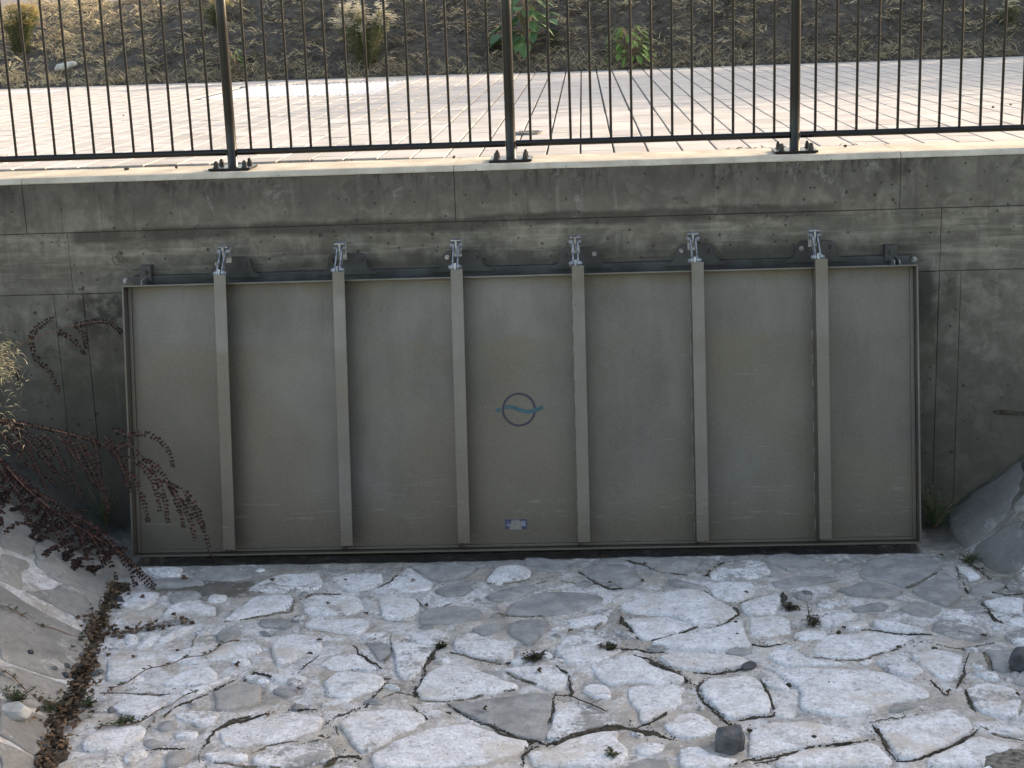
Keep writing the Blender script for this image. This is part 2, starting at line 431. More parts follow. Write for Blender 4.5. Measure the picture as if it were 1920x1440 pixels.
M_TACT = simple('white_tactile_tile', (.42, .43, .46), .7, 0, .1, 10, .2)
M_SANDTILE = simple('sand_tile', (.52, .44, .30), .8, 0, .15, 10, .2)
M_ASPH = simple('asphalt', (.085, .083, .088), .95, 0, .2, 6, .5)
M_EARTH = simple('earth', (.16, .145, .10), 1.0, 0, .4, 1.2, .4)
M_JOINT = simple('sand_joint', (.065, .057, .046), 1.0, 0, .35, 30, .4)
M_BARK = simple('bark', (.10, .072, .05), .9, 0, .3, 15, .4)
M_REDSTEM = simple('reddish_twig', (.15, .075, .05), .8, 0, .3, 30)
M_DRYSTEM = simple('dry_stem', (.16, .12, .08), .9, 0, .3, 30)

def mat_leaf(name, cols, rough=.6, trans=0.0):
    """colour of each leaf from its own per-face tint attribute"""
    N = NT(name); a = N.n('ShaderNodeAttribute'); a.attribute_name = 'tint'
    r = N.n('ShaderNodeValToRGB'); N.L(a.outputs['Fac'], r.inputs[0])
    while len(r.color_ramp.elements) < len(cols): r.color_ramp.elements.new(.5)
    for i, (e, c) in enumerate(zip(r.color_ramp.elements, cols)):
        e.position = i/(len(cols)-1); e.color = (*c, 1)
    N.done(r.outputs[0], rough, 0, None, .3)
    if trans:
        tr = N.n('ShaderNodeBsdfTranslucent'); N.L(r.outputs[0], tr.inputs[0]); ms = N.n('ShaderNodeMixShader'); ms.inputs[0].default_value = trans
        N.t.links.new(N.b.outputs[0], ms.inputs[1]); N.t.links.new(tr.outputs[0], ms.inputs[2]); N.t.links.new(ms.outputs[0], N.out.inputs[0])
    return N.m
M_MAROON = mat_leaf('maroon_leaf', [(.013, .009, .009), (.030, .016, .014), (.056, .022, .018), (.026, .019, .015)], .6, .15)
M_GREEN = mat_leaf('green_leaf', [(.045, .095, .028), (.07, .14, .04), (.11, .18, .06), (.065, .11, .04)], .55, .25)
M_MOSS = mat_leaf('dark_moss', [(.014, .016, .009), (.03, .032, .017), (.05, .052, .026), (.035, .026, .016)], .9)
M_SAGE = mat_leaf('sage_leaf', [(.075, .105, .045), (.11, .145, .065), (.16, .20, .10), (.12, .16, .075)], .7, .25)
M_WEED = mat_leaf('dull_green_leaf', [(.028, .050, .020), (.045, .075, .028), (.065, .095, .04), (.05, .055, .03)], .65, .2)
M_LIME = mat_leaf('light_green_leaf', [(.07, .15, .03), (.12, .21, .05), (.16, .24, .07)], .55, .3)
M_BURD = mat_leaf('broad_dark_leaf', [(.035, .085, .032), (.06, .125, .045), (.085, .155, .06)], .5, .2)
M_WFLOW = mat_leaf('white_petal', [(.62, .60, .52), (.75, .74, .68), (.5, .46, .32)], .7, .2)
M_YFLOW = mat_leaf('pale_yellow_petal', [(.62, .52, .25), (.70, .62, .38), (.45, .36, .16)], .7, .2)
M_STRAW = mat_leaf('dry_grass_blade', [(.038, .032, .026), (.105, .09, .068), (.28, .235, .16), (.55, .45, .28)], .85, .1)
M_TUFT = mat_leaf('pale_dry_grass', [(.16, .145, .085), (.27, .25, .165), (.36, .335, .24), (.10, .11, .05)], .8, .25)
M_LITTER = mat_leaf('dead_leaf', [(.030, .022, .015), (.060, .040, .026), (.10, .062, .038), (.19, .12, .07), (.045, .036, .028)], .8)

class Leaves:
    """many small leaf faces in one mesh with a tint per face"""
    def __init__(s): s.v = []; s.f = []; s.t = []
    def leaf(s, p, d, n, L, W, tint=None, fold=.15):
        p = Vector(p); d = Vector(d).normalized(); n = Vector(n); sd_ = d.cross(n)
        sd_ = sd_.normalized() if sd_.length > 1e-6 else Vector((1, 0, 0)); n = sd_.cross(d).normalized()
        k = len(s.v); t = random.random() if tint is None else tint
        s.v += [tuple(p), tuple(p+d*L*.45+sd_*W*.5+n*fold*W), tuple(p+d*L-n*fold*W), tuple(p+d*L*.45-sd_*W*.5+n*fold*W)]
        s.f += [(k, k+1, k+2), (k, k+2, k+3)]; s.t += [t, t]
    def blade(s, p, d, L, W, droop=.4, tint=None, seg=3):
        p = Vector(p); d = Vector(d).normalized(); sd_ = d.cross(Vector((random.uniform(-1, 1), random.uniform(-1, 1), .3))).normalized()
        k = len(s.v); t = random.random() if tint is None else tint
        for i in range(seg):
            ww = W*(1-i/seg)*.5
            s.v += [tuple(p-sd_*ww), tuple(p+sd_*ww)]; p = p+d*(L/seg); d = (d+Vector((0, 0, -droop/seg))).normalized()
        s.v.append(tuple(p))
        for i in range(seg-1):
            a = k+2*i; s.f.append((a, a+1, a+3, a+2)); s.t.append(t)
        a = k+2*(seg-1); s.f.append((a, a+1, k+2*seg)); s.t.append(t)
    def build(s, name, mat, parent=None, kind=None):
        o = new_obj(name, s.v, s.f, mat, parent)
        at = o.data.attributes.new('tint', 'FLOAT', 'FACE'); at.data.foreach_set('value', np.array(s.t, dtype=np.float32))
        if kind: o['kind'] = kind
        return o

# ------------------------------------------------------------------ ground of the channel
FZ = -2.13
def xt_left(y): return -2.72-.149*y if y > -8 else -1.53
def xt_right(y):
    if y > -.56: return 1.97-.10*y
    if y > -1.05: return 2.026+(-.56-y)*.37
    return 2.207+(-1.05-y)*.42
def H(x, y):
    z = FZ+.012*nz(x, y, .8, 3)
    l = FZ+.67*(xt_left(y)-x); r_ = FZ+.74*(x-xt_right(y))
    l = min(l, -.30); r_ = min(r_, -.30)
    back = FZ+.62*(-5.2-y); back = min(back, -.80)
    return max(z, l, r_, back)
def HF(x, y): return H(x, y)

def grid(name, xs, ys, hf, mat, parent=None, smooth=True):
    v = [(x, y, hf(x, y)) for y in ys for x in xs]; nx = len(xs)
    f = [(j*nx+i, j*nx+i+1, (j+1)*nx+i+1, (j+1)*nx+i) for j in range(len(ys)-1) for i in range(nx-1)]
    return new_obj(name, v, f, mat, parent, smooth)
def rng_list(a, b, st):
    n_ = max(1, int(round((b-a)/st))); return [a+(b-a)*i/n_ for i in range(n_+1)]

def floor_h(x, y):
    b = H(x, y)
    if y > -.62 and -2.58 < x < 1.78: b -= .16*sm(-.56, -.50, y)
    return b+.006*nz(x, y, 6, 1)+.0035*nz(x, y, 19, 2)
fx = rng_list(-4.2, -2.75, .06)[:-1]+rng_list(-2.75, 2.7, .016)[:-1]+rng_list(2.7, 4.5, .06)
fy = rng_list(-5.4, -3.3, .06)[:-1]+rng_list(-3.3, 0.0, .016)
channel = grid('channel_floor', fx, fy, floor_h, M_MORT)
tag(channel, kind='structure', label='lime whitened channel floor of mortar between irregular stones')
# opposite bank under and behind the camera, and the shoulders beside the channel
ox = rng_list(-60, -4.2, 3.1)[:-1]+rng_list(-4.2, 4.5, .6)[:-1]+rng_list(4.5, 60, 3.1)
far_bank = grid('opposite_bank', ox, rng_list(-60, -8, 4)[:-1]+rng_list(-8, -5.4, .3), lambda x, y: H(x, y)-.004, M_EARTH); tag(far_bank, kind='structure')
sl_ = grid('shoulder', rng_list(-60, -5.8, 3)[:-1]+rng_list(-5.8, -4.2, .4), rng_list(-5.4, 0, .45), lambda x, y: H(x, y)-.004, M_EARTH); tag(sl_, kind='structure')
sr_ = grid('shoulder', rng_list(4.5, 6, .4)[:-1]+rng_list(6, 60, 3), rng_list(-5.4, 0, .45), lambda x, y: H(x, y)-.004, M_EARTH); tag(sr_, kind='structure')
gnd = new_obj('ground', [(-900, -900, -2.9), (900, -900, -2.9), (900, 900, -2.9), (-900, 900, -2.9)], [(0, 1, 2, 3)], M_EARTH); tag(gnd, kind='structure')

def pA(x, y): return (400+x/3, 960+y/3)
def pC(x, y): return (900+x/3, 960+y/3)
def pD(x, y): return (1400+x/2.25, 800+y/2.25)
def pB(x, y): return (x/2.25, 800+y/2.25)

def stone(pts, parent, name, mat, col, h=.012, nzs=.017, seed=0, inset=.012, hf=H):
    """one irregular flat stone: uneven outline, rounded shoulder, slightly domed top"""
    P = polyline([np.array(p) for p in pts]+[np.array(pts[0])], .042)[:-1]
    # round the corners once
    P = [(P[i-1]*.12+P[i]*.76+P[(i+1) % len(P)]*.12) for i in range(len(P))]
    P = [p+np.array([nz(p[0], p[1], 9, seed)+.6*nz(p[0], p[1], 26, seed+1), nz(p[0], p[1], 9, seed+5)+.6*nz(p[0], p[1], 26, seed+6)])*nzs for p in P]
    c = sum(P)/len(P); k = len(P); v = []; f = []
    for ins, dz in ((-.004, -.022), (.002, h*.35), (inset*.55, h*.85), (inset*1.6, h)):
        for p in P:
            d = c-p; L = np.linalg.norm(d); q = p+d/L*min(ins*(1+.5*nz(p[0], p[1], 14, seed+2)), L*.6)
            v.append((q[0], q[1], hf(q[0], q[1])+dz+(.003*nz(q[0], q[1], 7, seed) if dz > 0 else 0)))
    for r_ in range(3):
        for i in range(k):
            j = (i+1) % k; f.append((r_*k+i, r_*k+j, (r_+1)*k+j, (r_+1)*k+i))
    # inner ring and centre
    n0 = len(v)
    for p in P:
        q = p+(c-p)*.5; v.append((q[0], q[1], hf(q[0], q[1])+h+.003+.005*nz(q[0], q[1], 5, seed)))
    for i in range(k):
        j = (i+1) % k; f.append((3*k+i, 3*k+j, n0+j, n0+i))
    v.append((c[0], c[1], hf(c[0], c[1])+h+.004))
    for i in range(k): f.append((n0+i, n0+(i+1) % k, len(v)-1))
    o = new_obj(name, v, f, mat, parent, True); fix_normals(o); o.color = (*col, 1)
    return o

WH, MX, GR, BG = (.92, .2, 0), (.62, .25, 0), (.12, .1, 0), (.62, .9, 0)
STONES = [  # traced outlines: converter, cover, points
 (pA, MX, [(200,445),(240,410),(340,365),(470,345),(600,350),(620,400),(590,430),(430,445),(300,455)]),
 (pA, MX, [(680,400),(670,370),(760,350),(960,350),(950,400),(880,430),(740,435)]),
 (pA, BG, [(985,420),(1010,390),(1090,310),(1150,345),(1235,400),(1230,430),(1150,450),(1050,455)]),
 (pA, GR, [(1250,440),(1330,410),(1440,400),(1450,430),(1390,475),(1290,480)]),
 (pA, WH, [(60,615),(150,545),(200,490),(330,470),(440,465),(455,500),(410,560),(250,590),(140,610)]),
 (pA, MX, [(490,510),(540,475),(700,470),(790,472),(850,500),(840,545),(760,575),(600,575),(500,560)]),
 (pA, MX, [(940,490),(1130,485),(1160,540),(1130,600),(945,600)]),
 (pA, GR, [(250,605),(370,592),(470,630),(400,650),(270,645)]),
 (pA, WH, [(510,630),(560,610),(850,605),(890,635),(830,690),(640,665),(540,655)]),
 (pA, GR, [(25,690),(90,650),(160,645),(160,690),(90,735),(30,735)]),
 (pA, MX, [(320,760),(390,700),(540,695),(630,735),(600,790),(490,810),(400,870),(350,860)]),
 (pA, GR, [(850,735),(990,740),(985,810),(940,845),(900,790)]),
 (pA, MX, [(1010,750),(1100,740),(1245,760),(1200,830),(1165,900),(1100,955),(1040,940),(1030,880)]),
 (pA, BG, [(1340,720),(1380,682),(1500,692),(1700,752),(1680,820),(1600,845),(1470,820),(1360,785)]),
 (pA, WH, [(610,960),(680,910),(820,900),(960,930),(975,950),(900,1010),(760,1050),(640,1040)]),
 (pA, (.72,.2,0), [(1150,1000),(1200,905),(1300,865),(1430,870),(1600,940),(1735,980),(1650,1005),(1450,1040),(1280,1060),(1160,1050)]),
 (pA, (.35,.6,0), [(0,1015),(90,985),(270,970),(275,1070),(150,1110),(0,1120)]),
 (pA, GR, [(1330,1090),(1500,1062),(1800,1020),(1915,1030),(1890,1200),(1860,1270),(1790,1288),(1680,1260),(1500,1175)]),
 (pA, BG, [(20,1245),(200,1180),(300,1140),(480,1125),(620,1150),(590,1220),(420,1285),(200,1325),(60,1330)]),
 (pA, BG, [(700,1190),(800,1135),(1000,1110),(1150,1120),(1210,1170),(1080,1240),(900,1330),(840,1350),(760,1270)]),
 (pA, MX, [(220,1390),(330,1325),(560,1305),(660,1295),(675,1370),(640,1415),(400,1440),(230,1440)]),
 (pA, (.8,.5,0), [(880,1370),(1050,1290),(1200,1225),(1450,1195),(1620,1265),(1770,1295),(1735,1370),(1520,1420),(1300,1440),(900,1440)]),
 (pA, BG, [(-60,1370),(100,1352),(190,1370),(200,1410),(0,1412)]),
 (pA, GR, [(1110,305),(1280,285),(1490,310),(1400,365),(1260,398),(1190,350)]),
 (pA, MX, [(1540,385),(1600,312),(1700,295),(1790,332),(1770,372),(1600,415),(1555,400)]),
 (pA, GR, [(1520,480),(1640,435),(1800,408),(1845,425),(1700,488),(1580,508)]),
 (pA, MX, [(600,860),(700,800),(800,800),(880,850),(930,885),(800,890),(680,895)]),
 (pA, BG, [(1240,860),(1260,800),(1330,800),(1360,840),(1300,855)]),
 (pC, GR, [(140,575),(180,520),(300,465),(520,445),(700,480),(690,520),(560,560),(460,580),(300,580)]),
 (pC, GR, [(160,640),(200,618),(385,605),(390,660),(310,740),(270,755),(150,690)]),
 (pC, MX, [(480,620),(590,588),(720,578),(700,620),(620,640),(500,650)]),
 (pC, GR, [(570,340),(640,305),(800,295),(890,330),(900,400),(800,425),(680,395),(590,370)]),
 (pC, GR, [(905,285),(1000,262),(1160,262),(1230,285),(1190,345),(1100,325)]),
 (pC, (.5,.6,0), [(1285,350),(1370,295),(1480,275),(1600,285),(1640,330),(1560,372),(1400,378),(1300,372)]),
 (pC, (.78,.2,0), [(795,540),(860,475),(1000,462),(1200,435),(1290,465),(1440,550),(1445,575),(1360,620),(1200,638),(1060,575),(860,575)]),
 (pC, WH, [(795,605),(1040,592),(1210,640),(1190,655),(1000,715),(910,720),(860,650)]),
 (pC, WH, [(1270,415),(1350,395),(1535,402),(1545,440),(1535,478),(1440,510),(1335,485)]),
 (pC, WH, [(1460,520),(1560,485),(1690,460),(1700,530),(1640,572),(1510,578)]),
 (pC, (.82,.5,0), [(960,735),(1080,705),(1240,675),(1380,632),(1480,605),(1500,700),(1550,755),(1530,765),(1300,768),(1100,775)]),
 (pC, WH, [(1010,815),(1100,798),(1300,792),(1500,832),(1540,865),(1380,882),(1240,892),(1120,885),(1040,850)]),
 (pC, (.8,.4,0), [(620,870),(720,830),(850,805),(960,862),(1050,895),(1140,925),(1150,960),(1050,975),(850,955),(740,978),(660,930)]),
 (pC, WH, [(1235,990),(1265,955),(1400,935),(1540,925),(1585,960),(1615,1040),(1645,1100),(1615,1142),(1450,1158),(1375,1155),(1295,1080),(1245,1040)]),
 (pC, (.75,.5,0), [(850,985),(1000,968),(1160,985),(1125,1080),(1000,1150),(920,1195),(890,1120),(840,1060)]),
 (pC, (.55,.5,0), [(500,1060),(600,1055),(700,1105),(720,1150),(795,1190),(760,1198),(600,1225),(440,1275),(360,1285),(395,1200),(430,1080)]),
 (pC, BG, [(100,885),(300,865),(420,865),(485,920),(490,985),(400,1005),(320,970),(170,905)]),
 (pC, (.78,.4,0), [(275,1360),(400,1350),(450,1305),(560,1268),(700,1235),(795,1245),(780,1290),(855,1340),(840,1400),(700,1440),(285,1440)]),
 (pC, MX, [(870,1330),(910,1295),(1015,1293),(1055,1330),(980,1368),(880,1372)]),
 (pC, (.8,.5,0), [(1025,1200),(1130,1135),(1245,1133),(1325,1210),(1335,1240),(1230,1275),(1085,1265)]),
 (pC, WH, [(1110,1345),(1220,1325),(1350,1395),(1480,1405),(1400,1440),(1120,1440)]),
 (pC, WH, [(1520,600),(1650,585),(1740,600),(1745,690),(1620,705),(1530,690)]),
 (pD, GR, [(475,620),(520,560),(700,540),(815,582),(805,610),(670,685),(600,655),(485,648)]),
 (pD, GR, [(385,690),(500,660),(620,682),(665,702),(600,718),(450,718)]),
 (pD, GR, [(105,662),(180,638),(395,638),(385,650),(200,682),(120,680)]),
 (pD, GR, [(690,690),(830,615),(885,645),(915,710),(850,765),(760,728)]),
 (pD, GR, [(435,762),(560,742),(620,752),(600,778),(450,778)]),
 (pD, GR, [(630,770),(720,742),(825,772),(790,805),(690,798)]),
 (pD, (.4,.1,0), [(785,860),(825,785),(900,765),(995,830),(1035,888),(985,900),(870,895)]),
 (pD, WH, [(410,850),(440,822),(515,822),(515,848),(450,863)]),
 (pD, MX, [(530,822),(620,822),(755,860),(740,875),(640,866),(535,848)]),
 (pD, WH, [(275,930),(340,883),(500,873),(685,893),(690,905),(640,935),(530,962),(470,982),(350,978),(272,958)]),
 (pD, WH, [(82,968),(140,942),(240,960),(278,988),(440,1000),(380,1008),(160,1008)]),
 (pD, WH, [(125,1032),(250,1022),(440,1032),(600,1042),(700,1092),(790,1130),(755,1156),(640,1165),(560,1195),(420,1225),(255,1205),(225,1150),(232,1110)]),
 (pD, WH, [(545,1262),(700,1225),(880,1195),(945,1240),(965,1288),(830,1352),(710,1402),(635,1402),(565,1310)]),
 (pD, (.2,.7,0), [(590,1198),(640,1172),(745,1170),(730,1188),(620,1203)]),
 (pD, (.85,.5,0), [(15,1282),(110,1255),(240,1245),(400,1272),(515,1308),(430,1326),(300,1343),(180,1365),(60,1394),(5,1388)]),
 (pD, WH, [(115,1425),(180,1392),(300,1362),(535,1335),(595,1400),(615,1440),(115,1440)]),
 (pD, WH, [(695,962),(780,942),(912,965),(900,1020),(865,1080),(800,1058),(740,1010)]),
 (pD, (.6,.3,0), [(925,1110),(990,1082),(1130,1110),(1155,1150),(1138,1228),(1045,1218),(965,1188)]),
 (pD, GR, [(1015,942),(1130,952),(1138,1000),(1100,1038),(1035,1018)]),
 (pD, WH, [(995,1290),(1050,1262),(1165,1282),(1180,1318),(1090,1308)]),
 (pD, (.85,.5,0), [(765,1415),(840,1375),(980,1305),(1090,1335),(1170,1345),(1050,1385),(1000,1430),(765,1440)]),
 (pD, BG, [(1000,742),(1080,722),(1170,725),(1168,788),(1060,778)]),
 (pD, WH, [(893,592),(930,592),(1000,637),(940,652)]),
 (pD, GR, [(205,702),(258,697),(288,720),(240,738),(217,730)]),
 (pD, (.5,.4,0), [(1090,880),(1170,850),(1240,900),(1200,930),(1130,925)]),
 (pD, MX, [(545,990),(640,960),(690,985),(740,1030),(700,1060),(600,1025)]),
 (pB, MX, [(660,910),(740,852),(830,847),(760,878),(700,912)]),
 (pB, WH, [(680,802),(720,755),(800,735),(915,770),(895,798),(760,788)]),
 (pB, (.7,.2,0), [(690,1090),(780,1032),(880,1012),(922,1032),(912,1075),(840,1098),(740,1098)]),
 (pB, WH, [(450,990),(560,962),(650,955),(675,1000),(560,1055),(455,1075)]),
 (pB, BG, [(470,1180),(540,1140),(640,1135),(715,1145),(690,1180),(600,1225),(500,1215)]),
 (pB, GR, [(660,1252),(755,1242),(745,1278),(655,1296)]),
 (pB, BG, [(340,1340),(420,1275),(595,1265),(635,1280),(600,1318),(500,1355),(420,1375),(345,1378)]),
 (pB, (.3,.7,0), [(700,1380),(790,1362),(800,1418),(700,1440)]),
 (pB, MX, [(600,600),(700,592),(775,602),(755,636),(650,638)]),
 (pB, WH, [(868,738),(892,705),(955,712),(955,735),(900,746)]),
 (pB, BG, [(565,940),(625,872),(680,872),(645,918),(600,940)]),
 (pB, MX, [(510,760),(565,705),(680,700),(650,745),(580,775)]),
 (pB, WH, [(760,1130),(870,1095),(985,1055),(900,1105),(790,1145)]),
]
floor_stones = []
for i, (cv, col, pts) in enumerate(STONES):
    P = [hit(*cv(*q), H)[:2] for q in pts]
    hh = .005+.008*random.random()
    jit = (max(0, min(1, col[0]+random.uniform(-.06, .06))), max(0, min(1, col[1]+random.uniform(-.2, .2))), 0)
    floor_stones.append((P, stone(P, channel, 'stone', M_STONE, jit, hh, seed=i)))

def inside(P, X, Y):
    r_ = np.zeros(X.shape, bool); n_ = len(P); j = n_-1
    for i in range(n_):
        xi, yi = P[i]; xj, yj = P[j]
        c_ = ((yi > Y) != (yj > Y)) & (X < (xj-xi)*(Y-yi)/(yj-yi+1e-12)+xi); r_ ^= c_; j = i
    return r_
GX, GY = np.meshgrid(np.arange(-2.75, 2.5, .014), np.arange(-3.08, -.60, .014))
busy = np.zeros(GX.shape, bool)
for P, _ in floor_stones:
    c_ = sum(P)/len(P); busy |= inside([c_+(p-c_)*(1+.012/np.linalg.norm(p-c_)) for p in P], GX, GY)
xl_ = np.vectorize(xt_left)(GY); xr_ = np.vectorize(xt_right)(GY); busy |= (GX < xl_+.10) | (GX > xr_-.03)
added = 0
for tr in range(2600):
    size = .17*(1-tr/2600)**1.2+.032; cx, cy = random.uniform(-2.6, 2.4), random.uniform(-3.05, -.64)
    asp = random.uniform(1.1, 2.2); rot = random.gauss(0, .5); m_ = random.randint(5, 8); a0 = random.random()*6.28; P = []
    for i in range(m_):
        a = a0+2*math.pi*i/m_+random.gauss(0, .16); r_ = size*random.uniform(.78, 1.15); u_, v_ = r_*math.cos(a)*asp**.5, r_*math.sin(a)/asp**.5
        P.append(np.array([cx+u_*math.cos(rot)-v_*math.sin(rot), cy+u_*math.sin(rot)+v_*math.cos(rot)]))
    box = (abs(GX[0]-cx) < size*1.9); bx0, bx1 = np.argmax(box), len(box)-np.argmax(box[::-1]); byb = abs(GY[:, 0]-cy) < size*1.9
    if not box.any() or not byb.any(): continue
    by0, by1 = np.argmax(byb), len(byb)-np.argmax(byb[::-1]); sub = (slice(by0, by1), slice(bx0, bx1)); ins = inside(P, GX[sub], GY[sub])
    if (ins & busy[sub]).any(): continue
    busy[sub] |= inside([p+(p-np.array([cx, cy]))/np.linalg.norm(p-np.array([cx, cy]))*.016 for p in P], GX[sub], GY[sub])
    col = random.choice((WH, MX, MX, GR, GR, BG)); far = cy > -1.15
    if far and random.random() < .5: col = GR
    floor_stones.append((P, None)); stone(P, channel, 'stone', M_STONE, (max(0, min(1, col[0]+random.uniform(-.1, .1))), max(0, min(1, col[1]+random.uniform(-.2, .3))), 0), .003+.006*random.random(), seed=300+added); added += 1
    if added > 150: break
# the mortar stands a little lower along the stones: a worn, uneven groove round each
nv = len(channel.data.vertices); co = np.empty(nv*3); channel.data.vertices.foreach_get('co', co); co = co.reshape(-1, 3)
near = np.where((co[:, 1] < -.56) & (co[:, 1] > -3.3) & (abs(co[:, 0]) < 2.8))[0]; VX, VY = co[near, 0], co[near, 1]; drop = np.zeros(len(near))
for P, _ in floor_stones:
    P = [np.array(p) for p in P]; c_ = sum(P)/len(P); rr = max(np.linalg.norm(p-c_) for p in P)+.05
    q_ = np.where((abs(VX-c_[0]) < rr) & (abs(VY-c_[1]) < rr))[0]
    if len(q_): drop[q_] = np.maximum(drop[q_], inside([p+(p-c_)/np.linalg.norm(p-c_)*.020 for p in P], VX[q_], VY[q_])*1.0)
for i in np.where(drop > 0)[0]: co[near[i], 2] -= .0115*min(1, max(.15, .55+1.5*nz(VX[i], VY[i], 3.3, 21)))
channel.data.vertices.foreach_set('co', co.ravel()); channel.data.update()
# dirt, moss and crumbled mortar lying in the open joints (traced)
CR = [
 (pA,8,[(1310,740),(1260,770),(1190,870),(1180,930),(1140,1010),(1130,1045)]),
 (pA,4,[(0,1000),(180,945),(230,905),(300,920),(360,940),(480,900),(540,850),(590,810)]),
 (pA,9,[(980,960),(930,1020),(880,1060),(860,1095),(760,1130),(660,1170),(620,1195)]),
 (pA,5,[(0,1240),(100,1190),(280,1145),(380,1112),(590,1117)]),
 (pA,5,[(690,1200),(690,1240),(700,1260)]), (pA,3,[(210,1360),(320,1310),(480,1283)]), (pA,3,[(480,1310),(660,1272)]),
 (pA,11,[(620,1440),(680,1390),(790,1375),(840,1385)]), (pA,3,[(0,1415),(200,1430),(380,1440)]),
 (pA,5,[(1320,1080),(1380,1130),(1560,1210),(1660,1265),(1760,1287),(1800,1290),(1740,1350),(1740,1400)]),
 (pA,4,[(790,750),(820,800),(900,850),(950,880)]), (pA,3,[(1330,790),(1480,830),(1620,855)]),
 (pA,3,[(60,620),(280,585),(440,560),(460,500),(440,455)]), (pA,3,[(480,500),(560,462),(720,460)]),
 (pA,5,[(920,430),(1000,390),(1070,312)]), (pA,3,[(1140,490),(1190,540),(1230,550),(1350,520)]), (pA,3,[(1650,905),(1780,965)]),
 (pA,3,[(1150,1060),(1260,1070),(1450,1045),(1600,1010),(1700,1000)]), (pA,3,[(780,890),(850,930),(1000,940)]),
 (pA,3,[(960,1045),(1020,1018),(1120,1035)]), (pA,2,[(1000,700),(1000,760),(960,860)]), (pA,4,[(1130,1095),(1150,1130),(1210,1165)]),
 (pC,4,[(0,835),(90,865),(230,830)]), (pC,5,[(500,768),(600,770),(700,775),(880,775),(960,790),(1040,795)]),
 (pC,8,[(870,800),(940,825),(1000,855),(1080,890),(1150,930),(1180,965)]), (pC,7,[(1200,905),(1300,912),(1450,892),(1550,875)]),
 (pC,8,[(1280,930),(1230,970),(1215,1020),(1260,1070),(1320,1130),(1380,1180),(1420,1200)]), (pC,16,[(1340,1150),(1400,1190),(1430,1200)]),
 (pC,5,[(1450,1170),(1630,1150),(1670,1120),(1640,1060),(1610,1000),(1580,940)]), (pC,5,[(0,1190),(150,1240),(220,1280),(330,1290)]),
 (pC,9,[(330,1300),(380,1320),(450,1290),(540,1250),(700,1215),(790,1205),(870,1225),(960,1250),(1090,1285)]),
 (pC,8,[(240,1440),(235,1380),(270,1340),(330,1325)]), (pC,5,[(880,1215),(1000,1160),(1120,1085)]),
 (pC,4,[(390,1190),(410,1110),(420,1030),(500,1030)]), (pC,5,[(430,860),(500,920),(510,1000),(515,1040)]),
 (pC,4,[(780,530),(790,600),(840,650),(890,715)]), (pC,4,[(960,720),(1080,695),(1220,645)]),
 (pC,4,[(1260,440),(1330,500),(1450,550),(1455,575),(1370,630),(1260,675)]), (pC,2,[(1440,520),(1560,485)]),
 (pC,5,[(1500,735),(1600,760),(1700,740),(1780,720)]), (pC,4,[(550,340),(640,390),(740,430),(800,432)]),
 (pC,5,[(820,275),(900,295),(1000,335),(1170,355)]), (pC,5,[(1270,365),(1290,330),(1380,278)]), (pC,2,[(960,440),(1090,460),(1190,460)]),
 (pC,3,[(150,905),(230,940),(320,975)]), (pC,4,[(1400,1430),(1500,1400),(1560,1380)]), (pC,4,[(1540,1415),(1640,1400),(1720,1360)]),
 (pC,3,[(1000,890),(1080,905),(1170,965)]), (pC,3,[(100,570),(140,580),(300,590),(380,590)]), (pC,3,[(1690,450),(1710,500),(1740,560)]),
 (pC,3,[(300,410),(420,380),(560,410)]), (pC,3,[(40,405),(150,405),(280,378)]), (pC,3,[(640,660),(720,590)]),
 (pD,4,[(400,845),(470,860),(600,870),(690,875),(780,880)]), (pD,3,[(280,975),(370,985),(470,990),(530,965),(640,940),(700,905),(770,915),(900,940),(1040,910)]),
 (pD,4,[(780,1070),(820,1115),(850,1135)]), (pD,4,[(880,1110),(910,1060),(925,990),(935,955)]), (pD,5,[(925,1110),(940,1160),(970,1210)]),
 (pD,3,[(520,1255),(700,1215),(800,1195)]), (pD,4,[(525,1260),(570,1310),(600,1370),(630,1415),(700,1415),(800,1370),(900,1330),(975,1285)]),
 (pD,3,[(990,1270),(1060,1300),(1170,1325)]), (pD,4,[(0,1415),(100,1400),(180,1380),(300,1350),(540,1325)]),
 (pD,7,[(990,740),(1020,780),(1050,820),(1080,830)]), (pD,5,[(880,590),(910,650),(930,700)]), (pD,5,[(1000,690),(1090,715),(1170,705)]),
 (pD,3,[(1010,940),(1010,990),(1040,1030)]), (pD,2,[(670,680),(740,650),(830,600)]), (pD,4,[(160,700),(160,760),(200,770)]),
 (pD,8,[(920,560),(970,600),(1020,640),(1110,690)]), (pD,10,[(930,585),(1000,605)]), (pD,3,[(1130,640),(1170,610)]),
 (pB,5,[(690,1230),(760,1170),(870,1130),(1000,1070),(1080,1040)]), (pB,6,[(560,1390),(660,1360),(780,1360)]),
 (pB,3,[(420,1125),(560,1130),(720,1130)]), (pB,6,[(500,890),(600,855),(700,835),(800,825)]), (pB,5,[(840,1420),(850,1370),(900,1290),(980,1240),(1060,1225)]),
 (pB,3,[(790,980),(810,920),(830,870)]), (pB,3,[(600,1300),(640,1250),(660,1200)]),
]
v, f = [], []; CRUMB = []; v2, f2 = [], []
